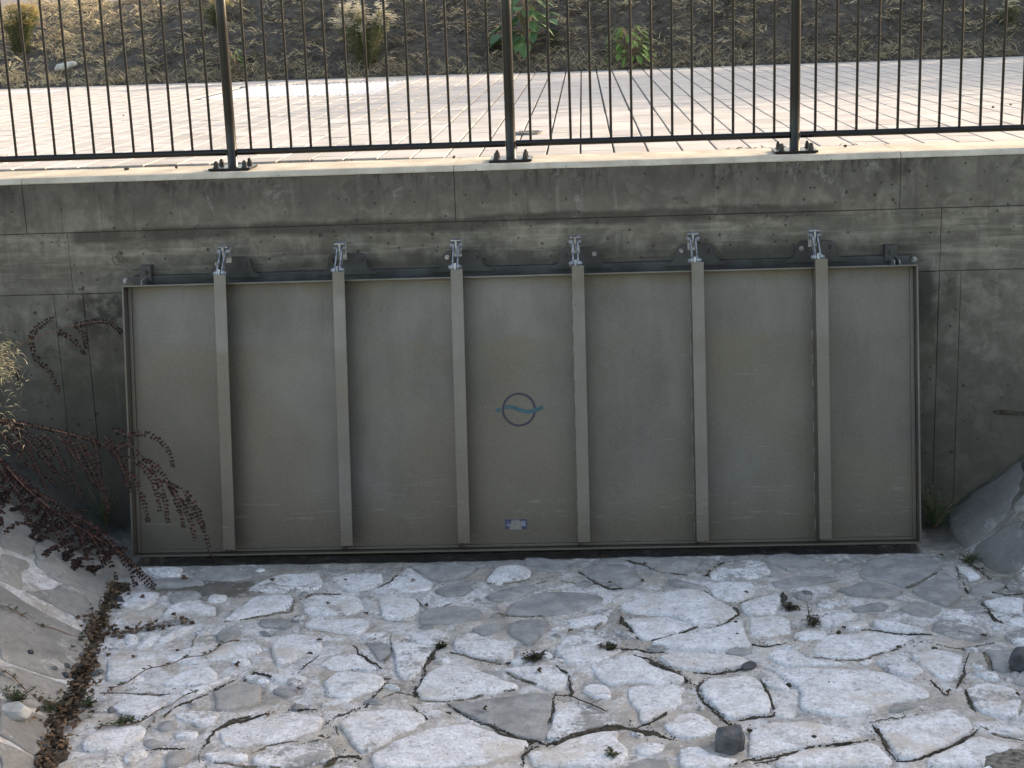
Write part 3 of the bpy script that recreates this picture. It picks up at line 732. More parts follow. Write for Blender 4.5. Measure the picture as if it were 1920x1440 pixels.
for ci, (cv, wpx, pts) in enumerate(CR):
    P = [hit(*cv(*q), H) for q in pts]
    P = polyline(P, .006); k = len(P); n0 = len(v); s1 = ci*3.1
    w_m = wpx*.00135
    keep = []; VV, FF = (v, f) if wpx > 3 else (v2, f2); n0 = len(VV); lowf = random.uniform(0, 99)
    for i, p in enumerate(P):
        t = P[min(i+1, k-1)]-P[max(i-1, 0)]; t = t/(np.linalg.norm(t)+1e-9); sd_ = np.array([-t[1], t[0], 0])
        wob = .011*nz(p[0], p[1], 14, s1)+.006*nz(p[0], p[1], 45, s1)+.003*nz(p[0], p[1], 120, s1)
        prof = (.3+1.9*max(0, .25+nz(p[0], p[1], 4.5, lowf)))*(.25+1.5*max(0, .28+nz(p[0], p[1], 7, s1+1)))*1.5+.5*nz(p[0], p[1], 40, s1+2)+.35*nz(p[0], p[1], 110, s1+4)
        ww = max(.12, prof)*w_m*min(1, .2+min(i, k-1-i)/12); keep.append(prof > .16)
        for j, (o_, hz) in enumerate(((-1, -.004), (-.5, .0034), (0, .0044), (.5, .0034), (1, -.004))):
            q = p+sd_*(wob+o_*ww*(1+.5*nz(p[0]+o_, p[1], 90, s1))); hq = floor_h(q[0], q[1])
            VV.append((q[0], q[1], hq+hz+(.005*nz(q[0], q[1], 110, s1+3) if hz > 0 else 0)))
        for _ in range(2 if wpx > 5 else 1):
            if random.random() < (.38 if wpx > 3 else .2): q = p+sd_*(wob+random.gauss(0, ww*1.1+.006)); CRUMB.append((q[0], q[1], random.uniform(.0012, .0036)*(1.35 if wpx > 6 else 1)))
    for i in range(k-1):
        if not (keep[i] and keep[i+1]): continue
        for j in range(4):
            a = n0+i*5+j; FF.append((a, a+1, a+6, a+5))
dirt = new_obj('joint_dirt', v, f, M_DIRT, channel); dirt['kind'] = 'stuff'
dirt2 = new_obj('joint_silt', v2, f2, M_SILT, channel); dirt2['kind'] = 'stuff'
for i in range(2600):
    x, y = random.uniform(-2.7, 2.6), random.uniform(-3.1, -.6)
    if nz(x, y, 2.2, 31)+.5*nz(x, y, 7, 32) > -.12 and xt_left(y) < x < xt_right(y): CRUMB.append((x, y, random.uniform(.0012, .0036)))
cm = MB()
for x, y, r_ in CRUMB:
    a = random.random()*6.283; z = floor_h(x, y)+.006*random.random()
    P3 = [(x+r_*1.5*math.cos(a+q*2.1)*random.uniform(.6, 1.3), y+r_*1.5*math.sin(a+q*2.1)*random.uniform(.6, 1.3), z) for q in range(3)]; t_ = (x, y, z+r_*1.4)
    for q in range(3): cm.tri(P3[q], P3[(q+1) % 3], t_)
o = cm.build('crumbs', M_DIRT, channel); o['kind'] = 'stuff'

# --- sloping side banks, paved with large slabs set in mortar
def grow(P, d):
    c = sum(P)/len(P); return [p+(p-c)/np.linalg.norm(p-c)*d for p in P]
BSL = [
 [(0,540),(120,578),(85,640),(98,690),(60,680),(0,652)],
 [(150,592),(255,655),(420,705),(465,660),(490,620),(430,560),(330,540),(200,475),(168,492),(140,560)],
 [(115,702),(180,705),(265,665),(425,712),(418,790),(378,835),(300,790),(190,735)],
 [(0,672),(90,735),(200,800),(385,890),(355,980),(295,1075),(165,1035),(0,990)],
 [(0,1010),(150,1050),(285,1095),(220,1195),(110,1180),(0,1120)],
 [(0,1150),(100,1200),(200,1230),(190,1330),(165,1395),(0,1310)],
 [(0,1330),(150,1410),(165,1470),(0,1490)],
 [(0,330),(60,335),(128,420),(155,470),(120,548),(0,510)],
 [(-220,300),(-15,325),(-15,500),(-220,470)], [(-220,490),(-12,525),(-12,660),(-220,620)], [(-220,640),(-12,680),(-12,980),(-220,900)],
 [(-220,930),(-12,1010),(-12,1290),(-220,1180)],
]
lb = [stone(grow([hit(*pB(*q), H)[:2] for q in pts], .007), channel, 'slab', M_SLAB, (0, random.random()*.6+(.35 if i in (4, 5, 6) else 0), 0), .011, .02, seed=100+i) for i, pts in enumerate(BSL)]
BSR = [
 [(848,385),(870,352),(960,292),(1080,204),(1162,145),(1166,200),(1155,270),(1098,378),(985,482),(925,516),(885,500)],
 [(955,522),(1100,405),(1168,385),(1180,590),(1100,625),(1005,598)],
 [(1172,290),(1178,365),(1125,352)], [(1190,140),(1330,60),(1360,300),(1190,360)], [(1195,390),(1360,330),(1370,600),(1200,600)],
]
rb = [stone([hit(*pD(*q), H)[:2] for q in pts], channel, 'slab', M_SLAB, (.9 if i != 2 else 0, .1 if i != 2 else 1, 0), .016, .026, seed=140+i) for i, pts in enumerate(BSR)]

def bank_fill(side):
    y = -.12
    while y > -4.6:
        step = random.uniform(.42, .62); d = .0; 
        while d < 2.25:
            L = random.uniform(.40, .70); yc = y-step/2
            xs = (xt_right(yc)+d+L/2) if side > 0 else (xt_left(yc)-d-L/2)
            out = xs-L/2 > 2.46+.26*(y)+.34 if side > 0 else xs+L/2 < -3.4-.32*(y-step)-.62
            if out:
                P = [np.array([xs+q[0]*(L/2-.02)+random.uniform(-.035, .035), yc+q[1]*(step/2-.018)+random.uniform(-.035, .035)]) for q in ((-1, -.8), (-.6, -1), (.7, -1), (1, -.6), (1, .7), (.5, 1), (-.8, 1), (-1, .5))]
                stone(P, channel, 'slab', M_SLAB, (random.random()*.5, random.random()*.6, 0), .013, .02, seed=int(500+xs*37+y*91))
            d += L
        y -= step
st_ = random.getstate(); random.seed(5); bank_fill(1); bank_fill(-1); random.setstate(st_)

# ------------------------------------------------------------------ retaining wall
wall = empty('retaining_wall', (0, 0, -2.6))
tag(wall, 'weathered grey concrete retaining wall behind the steel gate', 'wall')
def wchild(o): o.parent = wall; o.matrix_parent_inverse = wall.matrix_world.inverted() if False else Matrix.Translation((0, 0, 2.6)); return o
core = wchild(MB().box(-9, 9, .012, .50, -2.6, -.034).build('wall_core', M_BEAM))
PAN = [(-9, -3.2, -.312, -.030), (-3.2, -.737, -.312, -.030), (-.737, 1.737, -.312, -.030), (1.737, 9, -.312, -.030),
       (-9, -2.966, -.667, -.314), (-2.966, 1.967, -.667, -.314), (1.967, 9, -.667, -.314),
       (-9, -3.085, -2.6, -.669), (-3.085, -2.912, -2.6, -.669), (-2.912, 1.967, -2.6, -.669), (1.967, 2.088, -2.6, -.669), (2.088, 9, -2.6, -.669)]
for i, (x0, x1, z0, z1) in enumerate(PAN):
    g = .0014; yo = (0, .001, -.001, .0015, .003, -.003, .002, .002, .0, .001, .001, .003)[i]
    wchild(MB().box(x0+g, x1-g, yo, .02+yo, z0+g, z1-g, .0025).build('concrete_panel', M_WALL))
# coping with a chamfered front arris, cast in three bays
def coping_bay(x0, x1):
    prof = [(.016, -.002), (-.004, -.024), (-.004, -.030), (.49, -.030), (.49, 0.0), (.022, 0.0)]
    N_ = max(2, int((x1-x0)/.05)); v, f = [], []
    for i in range(N_+1):
        x = x0+(x1-x0)*i/N_
        for (y, z) in prof: v.append((x, y+.0018*nz(x, y+z*9, 7, 4), z+.0016*nz(x, y, 5, 6)))
    k = len(prof)
    for i in range(N_):
        for j in range(k): f.append((i*k+j, i*k+(j+1) % k, (i+1)*k+(j+1) % k, (i+1)*k+j))
    f += [tuple(range(k)), tuple(N_*k+j for j in reversed(range(k)))]
    return fix_normals(new_obj('coping', v, f, M_COP))
for x0, x1 in ((-9, -3.2), (-3.198, -.738), (-.736, 1.736), (1.738, 9)): wchild(coping_bay(x0+.001, x1-.001))
# spalled slot on the wall at the right: a short dark recess
sp = [at_plane(x, y, 1, 0) for x, y in ((1860, 771), (1874, 768), (1895, 770), (1935, 774), (1990, 778), (1990, 784), (1935, 780), (1900, 778), (1872, 777))]
wchild(fix_normals(MB().prism([(p[0], p[2]) for p in sp], -.004, .01).build('spalled_joint', M_DIRT)))

# ------------------------------------------------------------------ paved walkway
def bank_foot(x): return 11.92+.9*sm(-4.5, -9, x)
pave = new_obj('walkway', [(-60, .49, -.022), (60, .49, -.022), (60, 12.2, -.022), (-60, 12.2, -.022)], [(0, 1, 2, 3)], M_JOINT); tag(pave, kind='structure')
def hz_pave(x): return .012*sm(-.6, -1.4, x)
BW, BL = .20, .40
def block_mesh():
    return MB().box(-BW/2+.0055, BW/2-.0055, -BL/2+.0055, BL/2-.0055, -.05, 0, .004).build('paving_block', M_PAV)
# tactile tiles keep their own place
tact_c = [hit(*q, lambda x, y: 0.0) for q in ((452, 178), (712, 177), (700, 163), (470, 163))]
tx0, tx1 = min(p[0] for p in tact_c), max(p[0] for p in tact_c); ty0, ty1 = min(p[1] for p in tact_c), max(p[1] for p in tact_c)
proto = None; cells = []
ix0 = int(math.floor(-12/BW)); xoff = .0
vp_x = at_plane(1088, 285, 2, 0)[0]                       # a running joint seen in the photo
xoff = vp_x-math.floor(vp_x/BW)*BW
for i in range(ix0, int(12/BW)):
    xc = i*BW+xoff+BW/2; st = (.5*BL if i % 2 else 0)+.04*nz(i, 3, 1.7, 2)
    y = .495-st
    while y < 12.1:
        a, b = max(y, .495), min(y+BL, 12.1); y += BL
        if b-a > .05: cells.append((xc, (a+b)/2, b-a))
vis = [c for c in cells if abs(c[0]) < 11.9]
vis.sort(key=lambda c: c[1]+.25*abs(c[0])+(50 if abs(c[0]+.05*c[1]) > .36*(c[1]+8.6) else 0))
used = 0; rest = MB()
mesh0 = None
for (xc, yc, L) in vis:
    inn = tx0-.02 < xc < tx1+.02 and ty0 < yc < ty1
    if inn: continue
    z = hz_pave(xc)+.0022*nz(xc*31, yc*17, 1, 5)
    if used < 300:
        if mesh0 is None: o = block_mesh(); mesh0 = o.data
        else: o = link('paving_block', mesh0)
        o.parent = pave; o.location = (xc, yc, z); o.scale = (1, (L)/BL, 1); o.rotation_euler = (.004*nz(xc, yc, 9), .005*nz(yc, xc, 9), .006*nz(xc, yc, 13)); used += 1
    else:
        x0, x1, y0, y1 = xc-BW/2+.0055, xc+BW/2-.0055, yc-L/2+.0055, yc+L/2-.0055
        n0 = len(rest.v); e = .004
        zj = [z+.0016*nz(xc+q, yc*3, 4, 9) for q in range(4)]
        rest.v += [(x0, y0, z-.02), (x1, y0, z-.02), (x1, y1, z-.02), (x0, y1, z-.02), (x0+e, y0+e, zj[0]), (x1-e, y0+e, zj[1]), (x1-e, y1-e, zj[2]), (x0+e, y1-e, zj[3])]
        rest.f += [tuple(n0+q for q in t) for t in ((4, 5, 6, 7), (0, 1, 5, 4), (1, 2, 6, 5), (2, 3, 7, 6), (3, 0, 4, 7))]
o = rest.build('paving_blocks_beyond', M_PAV, pave); o['kind'] = 'stuff'
# tactile tiles with studs
nxT = max(1, round((tx1-tx0)/.4)); nyT = max(1, round((ty1-ty0)/.4)); tsx = (tx1-tx0)/nxT; tsy = (ty1-ty0)/nyT
mt = MB().box(-tsx/2+.004, tsx/2-.004, -tsy/2+.004, tsy/2-.004, -.03, .004, .003)
for a in range(6):
    for b in range(6):
        x, y = -tsx/2+tsx*(a+.5)/6, -tsy/2+tsy*(b+.5)/6; n0 = len(mt.v)
        for (rr, zz) in ((.022, .003), (.014, .010)):
            mt.v += [(x+rr*math.cos(q*math.pi/3), y+rr*math.sin(q*math.pi/3), zz) for q in range(6)]
        mt.f += [(n0+q, n0+(q+1) % 6, n0+6+(q+1) % 6, n0+6+q) for q in range(6)]+[tuple(n0+6+q for q in range(6))]
first = None
for i in range(nxT):
    for j in range(nyT):
        if first is None: o = mt.build('tactile_tile', M_TACT, pave); first = o
        else: o = first.copy(); COL.objects.link(o)
        o.location = (tx0+tsx*(i+.5), ty0+tsy*(j+.5), .004)
for j in range(nyT):
    MB().box(tx1+.006, tx1+.30, ty0+tsy*j+.003, ty0+tsy*(j+1)-.003, -.03, .008, .003).build('sand_tile', M_SANDTILE, pave)
pc2 = [hit(*q, lambda x, y: 0.0) for q in ((0, 180), (95, 176), (60, 164), (-20, 168))]
for i in range(6):
    x1 = pc2[1][0]-i*.41; MB().box(x1-.40, x1, pc2[0][1]+.3, pc2[0][1]+.9, .0, .012, .004).build('pale_tile', M_TACT, pave)
# manhole cover
mh = at_plane(992, 251, 2, 0.0); mb = MB(); v0 = 0
for r_, z in ((.26, .006), (.25, .012), (.22, .012), (.215, .008), (.0, .008)): pass
bm = bmesh.new()
bmesh.ops.create_cone(bm, cap_ends=True, segments=28, radius1=.10, radius2=.098, depth=.02); mb.bm(bm); bm.free()
for q in range(3):
    a = q*1.05
    mb.box(-.07, .07, -.004+.035*(q-1), .004+.035*(q-1), .0101, .013)
o = mb.build('drain_cover', simple('cast_iron_cover', (.16, .15, .135), .7, .3, .3, 20)); o.location = (mh[0], mh[1], .006)
tag(o, 'small round metal cover set in the paving behind the middle fence post', 'drain cover')

# ------------------------------------------------------------------ railing on the coping
X0, SP, YF = -2.026, 1.6037, .20
rail = empty('railing', (X0, YF, 0)); tag(rail, 'dark grey metal railing with thin vertical bars along the wall top', 'railing')
def rchild(o, loc=None):
    o.parent = rail
    if loc is not None: o.location = (loc[0]-X0, loc[1]-YF, loc[2])
    return o
post_me = base_me = nut_me = bal_me = railb_me = None
RZ = .098
for k in range(-1, 5):
    xp = X0+SP*k
    if post_me is None:
        mb = MB(); rr = .029
        zs = [.010, .016, .3, .8, 1.12, 1.14]; rs = [rr+.004, rr, rr, rr, rr, rr*.6]
        p_ = mb.tube([(0, 0, z) for z in zs], rs, 20).build('post', M_RAIL); post_me = p_.data; sharp_smooth(p_)
        b_ = MB().box(-.12, .12, -.105, .105, 0, .014, .003).build('base_plate', M_RAIL); base_me = b_.data
        m2 = MB(); m2.tube([(0, 0, 0), (0, 0, .004)], .019, 12); m2.tube([(0, 0, .004), (0, 0, .020)], .015, 6)
        m2.tube([(0, 0, .020), (0, 0, .030), (0, 0, .036), (0, 0, .040)], [.0125, .012, .009, .004], 10); n_ = m2.build('cap_nut', M_BLACK); nut_me = n_.data
    else:
        p_, b_, n_ = link('post', post_me), link('base_plate', base_me), link('cap_nut', nut_me)
    rchild(p_, (xp, YF, .003)); b_.parent = p_; b_.rotation_euler = (0, 0, random.uniform(-.02, .02))
    n_.parent = p_; n_.location = (-.082, -.072, .014)
    for dx, dy in ((.082, -.072), (-.082, .072), (.082, .072)):
        q = link('cap_nut', nut_me); q.parent = p_; q.location = (dx, dy, .014)
    if k < 4:
        L = SP-.056-.004
        for nm, z, rad in (('bottom_rail', RZ, .0185), ('top_rail', 1.10, .021)):
            m3 = MB(); n0 = 14
            m3.tube([(-L/2-.0, 0, 0), (-L/2+.02, 0, 0), (0, 0, 0), (L/2-.02, 0, 0), (L/2, 0, 0)], rad, 14)
            o = m3.build(nm, M_RAIL); sharp_smooth(o); rchild(o, (xp+SP/2, YF, z))
        for j in range(1, 14):
            if bal_me is None:
                o = MB().tube([(0, 0, 0), (0, 0, 1.10-RZ)], .0078, 10).build('baluster', M_RAIL); sharp_smooth(o); bal_me = o.data
            else: o = link('baluster', bal_me)
            rchild(o, (xp+SP*j/14+random.gauss(0, .0012), YF, RZ)); o.rotation_euler = (random.gauss(0, .0015), random.gauss(0, .0016), random.random()*6)

# ------------------------------------------------------------------ flood gate, hung on a slant
GL, GR_, ZT, ZB, YT, YB = -2.597, 1.790, -.579, -2.078, -.272, -.560
GA = math.atan2(YT-YB, ZT-ZB); GH = math.hypot(ZT-ZB, YT-YB); GW = GR_-GL; LIP = .085
cA, sA = math.cos(GA), math.sin(GA)
# local frame: x right, z up along the plate, -y outwards; world = O + x*X + y*(0, cA, -sA?) ...
gate = empty('flood_gate', ((GL+GR_)/2, YB+LIP*cA, ZB-LIP*sA), (-GA, 0, 0))
tag(gate, 'wide grey steel flood gate flap with six vertical stiffeners hung on the wall', 'flood gate')
GM = Matrix.Translation(gate.location) @ Matrix.Rotation(-GA, 4, 'X'); GMI = GM.inverted()
def gate_local(px, py, yl=0.0):
    """photo pixel -> local (x, z) on the gate plane at local depth yl"""
    o = GMI @ Vector(CAM); d = GMI.to_3x3() @ Vector(ray(px, py)); t = (yl-o.y)/d.y; p = o+d*t; return p.x, p.z
def curved_plate():
    nx, nz_ = 45, 16; v = []; f = []
    for yb, s in ((0, 1), (.012, -1)):
        n0 = len(v)
        for j in range(nz_+1):
            for i in range(nx+1):
                x = -GW/2+GW*i/nx; z = GH*j/nz_; v.append((x, yb+.0022*nz(x, z, 1.3, 2), z))
        for j in range(nz_):
            for i in range(nx):
                a = n0+j*(nx+1)+i; q = (a, a+1, a+nx+2, a+nx+1); f.append(q if s > 0 else q[::-1])
    o = new_obj('plate', v, f, M_GATE, gate, True); return o
curved_plate()
LT = .010
for nm, bx in (('top_lip', (-GW/2, GW/2, -LIP, -.0005, GH-LT, GH)), ('bottom_lip', (-GW/2, GW/2, -LIP, -.0005, 0, LT)),
               ('side_lip', (-GW/2, -GW/2+LT, -LIP, -.0005, LT+.0005, GH-LT-.0005)), ('side_lip', (GW/2-LT, GW/2, -LIP, -.0005, LT+.0005, GH-LT-.0005))):
    MB().box(*bx, .0018).build(nm, M_GATE, gate)
for s in (-1, 1):      # return flange along each side and the lower edge
    x = s*(GW/2-LT-.012)
    MB().box(x-.010, x+.010, -.016, -.002, .012, GH-.012, .002).build('inner_strip', M_GATE, gate)
MB().box(-GW/2+.03, GW/2-.03, -.020, -.002, .012, .028, .003).build('inner_strip', M_GATE, gate)
# ribs: angle sections, web on the left, flange to the right
RD, FWD, FT = .155, .066, .008
tops = [(413, 515), (635, 510), (857, 505), (1083, 498), (1307.5, 491), (1540.5, 485)]
bots = [(428.5, 1031), (649.5, 1024), (869, 1019), (1096, 1017), (1318.5, 1015), (1548.5, 1011)]
rib_x = []
for (t, b) in zip(tops, bots):
    xa, za = gate_local(*t, -RD); xb, zb = gate_local(*b, -RD); xm = (xa+xb)/2; rib_x.append((xm, za, zb))
    x0 = xm-FWD/2
    mb = MB()
    mb.box(x0, x0+FWD, -RD, -RD+FT, zb, za, .0015)
    # web, cut on a slant at the foot and stepped at the head
    web = [(-RD+FT+.0004, zb+.002), (-.060, .016), (-.0008, .012), (-.0008, GH-.012), (-LIP-.0008, GH-.012), (-LIP-.0008, za-.012), (-RD+FT+.0004, za-.004)]
    n0 = len(mb.v); k = len(web)
    for xx in (x0+.0006, x0+.0086): mb.v += [(xx, y, z) for y, z in web]
    mb.f += [tuple(n0+i for i in reversed(range(k))), tuple(n0+k+i for i in range(k))]+[(n0+i, n0+(i+1) % k, n0+k+(i+1) % k, n0+k+i) for i in range(k)]
    o = mb.build('rib', M_RIB, gate); fix_normals(o)
    wm = MB(); z = .07
    while z < GH-.12:
        if random.random() < .12: z += .09; continue
        L = random.uniform(.055, .075)
        wm.tube([(x0-.000, -.002, z), (x0-.001, -.003, z+.01), (x0-.001, -.003, z+L-.01), (x0-.000, -.002, z+L)], [.002, .0042, .0042, .002], 7); z += L+random.uniform(.05, .075)
    wo = wm.build('weld', M_WELD, o, True); wo['kind'] = 'stuff'

# hinge links above each rib
def cyl_x(mb, x0, x1, y, z, r_, seg=12): mb.tube([(x0, y, z), (x1, y, z)], r_, seg)
HX = [(xm, za) for xm, za, zb in rib_x]
for xm, za in HX:
    lnk = MB().box(-.004, .004, -.001, .001, -.01, .01).build('hinge_link', M_GALV, gate) if False else None
    # two clevis cheeks bolted to the rib web
    y_low, z_low = -.100, GH+.052
    up = GMI @ Vector((0, -.145, -.425)); y_up, z_up = up.y, up.z
    mb = MB(); xc = xm-.012
    for s in (-1, 1):
        x = xc+s*.0135
        # link plate: capsule outline between the two pins
        d = Vector((0, y_up-y_low, z_up-z_low)); Lk = d.length; d.normalize(); nrm = Vector((0, -d.z, d.y)); ring = []
        for i in range(9):
            a = math.pi*i/8; ring.append(Vector((0, y_up, z_up))+(nrm*math.cos(a)+d*math.sin(a))*.019)
        for i in range(9):
            a = math.pi+math.pi*i/8; ring.append(Vector((0, y_low, z_low))+(nrm*math.cos(a)+d*math.sin(a))*.019)
        n0 = len(mb.v); k = len(ring)
        for xx in (x-.0035, x+.0035): mb.v += [(xx, p.y, p.z) for p in ring]
        mb.f += [tuple(n0+i for i in reversed(range(k))), tuple(n0+k+i for i in range(k))]+[(n0+i, n0+(i+1) % k, n0+k+(i+1) % k, n0+k+i) for i in range(k)]
    o = mb.build('hinge_link', M_GALV, gate); fix_normals(o)
    for (yy, zz) in ((y_low, z_low), (y_up, z_up)):
        mb = MB(); cyl_x(mb, xc-.033, xc+.033, yy, zz, .0065, 10)
        for s in (-1, 1):
            cyl_x(mb, xc+s*.0215-.004, xc+s*.0215+.004, yy, zz, .0165, 12)
            cyl_x(mb, xc+s*.031-.005, xc+s*.031+.005, yy, zz, .0115, 6)
        mb.build('bolt', M_GALV, o)
    mb = MB().box(xc-.007, xc+.007, y_low-.024, y_low+.03, z_low-.085, z_low+.022, .003)
    mb.build('lug', M_GALV, gate)

# emblem: a dark ring crossed by a teal wave, printed on a thin foil
ex, ez = gate_local(973, 768, -.001); er = gate_local(1005, 768, -.001)[0]-ex
R1, R0 = er, er*.865; k = 56; v = []; f = []
for yy in (-.0006, -.0022):
    for rr in (R0, R1): v += [(ex+rr*math.cos(2*math.pi*i/k), yy, ez+rr*math.sin(2*math.pi*i/k)) for i in range(k)]
for i in range(k):
    j = (i+1) % k; f += [(2*k+i, 2*k+j, 3*k+j, 3*k+i), (k+i, k+j, 3*k+j, 3*k+i), (i, j, 2*k+j, 2*k+i)]
emb = new_obj('emblem_ring', v, f, M_NAVY, gate); fix_normals(emb)
def wave(pts, y0):
    P = [gate_local(880+x/4.5, 700+y/4.5, -.001) for x, y in pts]
    P = polyline([np.array(p) for p in P], .006); P = [np.mean(P[max(0, i-2):i+3], axis=0) if 1 < i < len(P)-2 else p for i, p in enumerate(P)]
    th = gate_local(973, 765, -.001)[1]-gate_local(973, 772.4, -.001)[1]; v = []; f = []; k = len(P)
    for i, p in enumerate(P):
        t = P[min(i+1, k-1)]-P[max(i-1, 0)]; t = t/np.linalg.norm(t); n_ = np.array([-t[1], t[0]])
        for s in (-1, 1):
            q = p+n_*s*th/2; v += [(q[0], y0, q[1]), (q[0], y0-.0014, q[1])]
    for i in range(k-1):
        a = i*4; f += [(a+1, a+3, a+7, a+5), (a, a+1, a+5, a+4), (a+2, a+3, a+7, a+6)]
    o = new_obj('emblem_wave', v, f, M_TEAL, gate); fix_normals(o); return o
wave([(226,320),(244,310),(262,303)], -.0006); wave([(300,287),(340,283),(380,290),(430,310),(480,323),(520,322),(560,310),(592,296),(622,283)], -.0016)
# maker's sticker: blue rim, pale field, small illegible print
(sx0, sz1), (sx1, sz0) = gate_local(947, 974, -.001), gate_local(988, 992, -.001)
stick = MB().box(sx0, sx1, -.0020, -.0006, sz0, sz1).build('sticker', simple('sticker_foil', (.17, .165, .15), .5, .1, .15, 60), gate)
sw, sh = sx1-sx0, sz1-sz0
def patch(u0, u1, w0, w1, m, d=.0032, nm='sticker_print'): MB().box(sx0+sw*u0, sx0+sw*u1, -d, -.0021, sz0+sh*w0, sz0+sh*w1).build(nm, m, stick)
patch(0, 1, .84, 1, M_BLUE); patch(0, .05, 0, .84, M_BLUE); patch(.95, 1, 0, .84, M_BLUE); patch(.05, .27, .52, .84, M_BLUE); patch(.76, .95, 0, .30, M_BLUE); patch(.05, .2, .04, .3, M_BLUE)
for u0, u1, w0, w1 in ((.30, .70, .87, .95), (.08, .24, .70, .74), (.08, .20, .60, .64), (.74, .95, .32, .8), (.06, .26, .32, .40)): patch(u0, u1, w0, w1, M_PALE, .0042)

# ------------------------------------------------------------------ frame bolted to the wall that carries the hinges
frame = empty('hinge_frame', ((GL+GR_)/2, 0, -.72)); tag(frame, 'dark steel hinge frame bolted to the concrete above the gate', 'hinge frame')
FX, FY_, FZ_ = frame.location
def fr(o): o.parent = frame; o.matrix_parent_inverse = Matrix.Translation((-FX, -FY_, -FZ_)); return o
BT = -.566
fr(MB().box(GL+.002, GR_-.002, -.055, -.004, -.74, BT, .003).build('beam', M_BEAM))
for i, (xm, za) in enumerate(HX):
    xw = (GL+GR_)/2+xm-.012; v = []
    def arc(cx, cz, r_, a0, a1, n_=6): return [(cx+r_*math.cos(math.radians(a0+(a1-a0)*q/n_)), cz+r_*math.sin(math.radians(a0+(a1-a0)*q/n_))) for q in range(n_+1)]
    top = BT+.100; hwid = .105
    xl = xw; xw = xw+.022
    poly = [(xw-hwid-.07, BT-.02), (xw+hwid+.07, BT-.02)]
    poly += arc(xw+hwid+.05, BT+.045, .045, 270, 180)+arc(xw+hwid-.035, top-.04, .04, 0, 90)
    poly += arc(xw-hwid+.035, top-.04, .04, 90, 180)+arc(xw-hwid-.05, BT+.045, .045, 360, 270)
    o = MB().prism(poly, -.072, -.056).build('hinge_plate', M_BEAM); fix_normals(o)
    o.location = (0, .0, 0); fr(o)
    mb = MB()                                              # spacer so that the plate bears on the wall
    mb.box(xw-.10, xw+.10, -.056, -.004, BT+.001, top-.03); fr(mb.build('packing_plate', M_BEAM))
    for dx in (-.082, .082):
        z = BT+.062+random.uniform(-.006, .006)
        m2 = MB(); m2.tube([(xw+dx, -.072, z), (xw+dx, -.078, z)], .013, 14); m2.tube([(xw+dx, -.078, z), (xw+dx, -.092, z)], .0095, 6); m2.tube([(xw+dx, -.092, z), (xw+dx, -.104, z)], .007, 8)
        fr(m2.build('bolt', M_GALV if random.random() < .35 else M_BEAM))
    # fixed clevis: base, two cheeks and a cover strip
    xw = xl; m3 = MB()
    m3.box(xw-.0065, xw+.0065, -.168, -.057, -.470, -.3985, .002)
    m3.box(xw-.029, xw+.029, -.170, -.095, -.398, -.3925, .0015)
    m3.box(xw-.024, xw+.024, -.0735, -.0565, -.50, -.405, .003)
    fr(m3.build('clevis', M_GALV))
for px, py in ((276, 508), (1668, 470)):
    p = at_plane(px, py, 1, -.03); wx = .034
    fr(MB().box(p[0]-wx, p[0]+wx, -.075, -.056, BT-.03, p[2]+.036, .003).build('fixing_tab', M_BEAM))
    fr(MB().box(p[0]-wx+.003, p[0]+wx-.003, -.0558, -.004, BT+.001, p[2]+.033).build('packing_plate', M_BEAM))
    m2 = MB(); m2.tube([(p[0], -.075, p[2]), (p[0], -.081, p[2])], .016, 14); m2.tube([(p[0], -.081, p[2]), (p[0], -.098, p[2])], .011, 6); fr(m2.build('bolt', M_BEAM))
for px, py in ((233, 530), (1716, 496)):
    p = at_plane(px, py, 1, -.09)
    m2 = MB(); m2.tube([(p[0], -.056, BT-.022), (p[0], -.062, BT-.022)], .016, 14); m2.tube([(p[0], -.062, BT-.022), (p[0], -.084, BT-.022)], .011, 6); fr(m2.build('bolt', M_GALV))
for px, dxx in ((262, .014), (1689, -.01), (1676, 0)):
    p = at_plane(px, 520 if px < 900 else 488, 1, -.15)
    m2 = MB(); m2.prism([(p[0]-.003, BT-.10), (p[0]+.003, BT-.10), (p[0]+.003+dxx, BT-.004), (p[0]-.003+dxx, BT-.004)], -.170, -.0555); o = fr(m2.build('stop_fin', M_GALV)); fix_normals(o)
# side cheeks that the slanted flap closes against
for xs in (GL+.05, GR_-.05):
    m2 = MB(); prof = [(-.004, -.742), (-.10, -.742), (-.44, -2.06), (-.44, -2.118), (-.004, -2.118)]; n0 = 0; k = len(prof)
    for xx in (xs-.03, xs+.03): m2.v += [(xx, y, z) for y, z in prof]
    m2.f += [tuple(range(k)), tuple(k+i for i in reversed(range(k)))]+[(i, (i+1) % k, k+(i+1) % k, k+i) for i in range(k)]
    o = fr(m2.build('side_cheek', M_BEAM)); fix_normals(o)

# ------------------------------------------------------------------ dry bank beyond the walkway
def bank_h(x, y):
    d = y-bank_foot(x)
    if d < 0: return -.02+0*x
    slope = .42+.20*sm(-7, -3, x); crest = .93+.50*sm(-10.1, -8.7, x)+2.0*sm(-6.5, 3, x)+1.4*sm(6, 14, x)
    h = crest*math.tanh(slope*d/crest)
    if d > 4.2: h -= (d-4.2)*.25*(1-sm(-7.5, -4, x)); h = max(h, -.6)
    return -.012+h+.035*nz(x, y, 1.5, 8)*min(1, d*2)+.04*nz(x, y*1.6, 4.2, 9)*min(1, d*3)
bx_ = rng_list(-60, -12, 3)[:-1]+rng_list(-12, 10, .10)[:-1]+rng_list(10, 60, 2)
by_ = rng_list(11.7, 16.5, .08)[:-1]+rng_list(16.5, 40, 1.5)
bank = grid('dry_bank', bx_, by_, bank_h, M_SOIL); tag(bank, kind='structure')
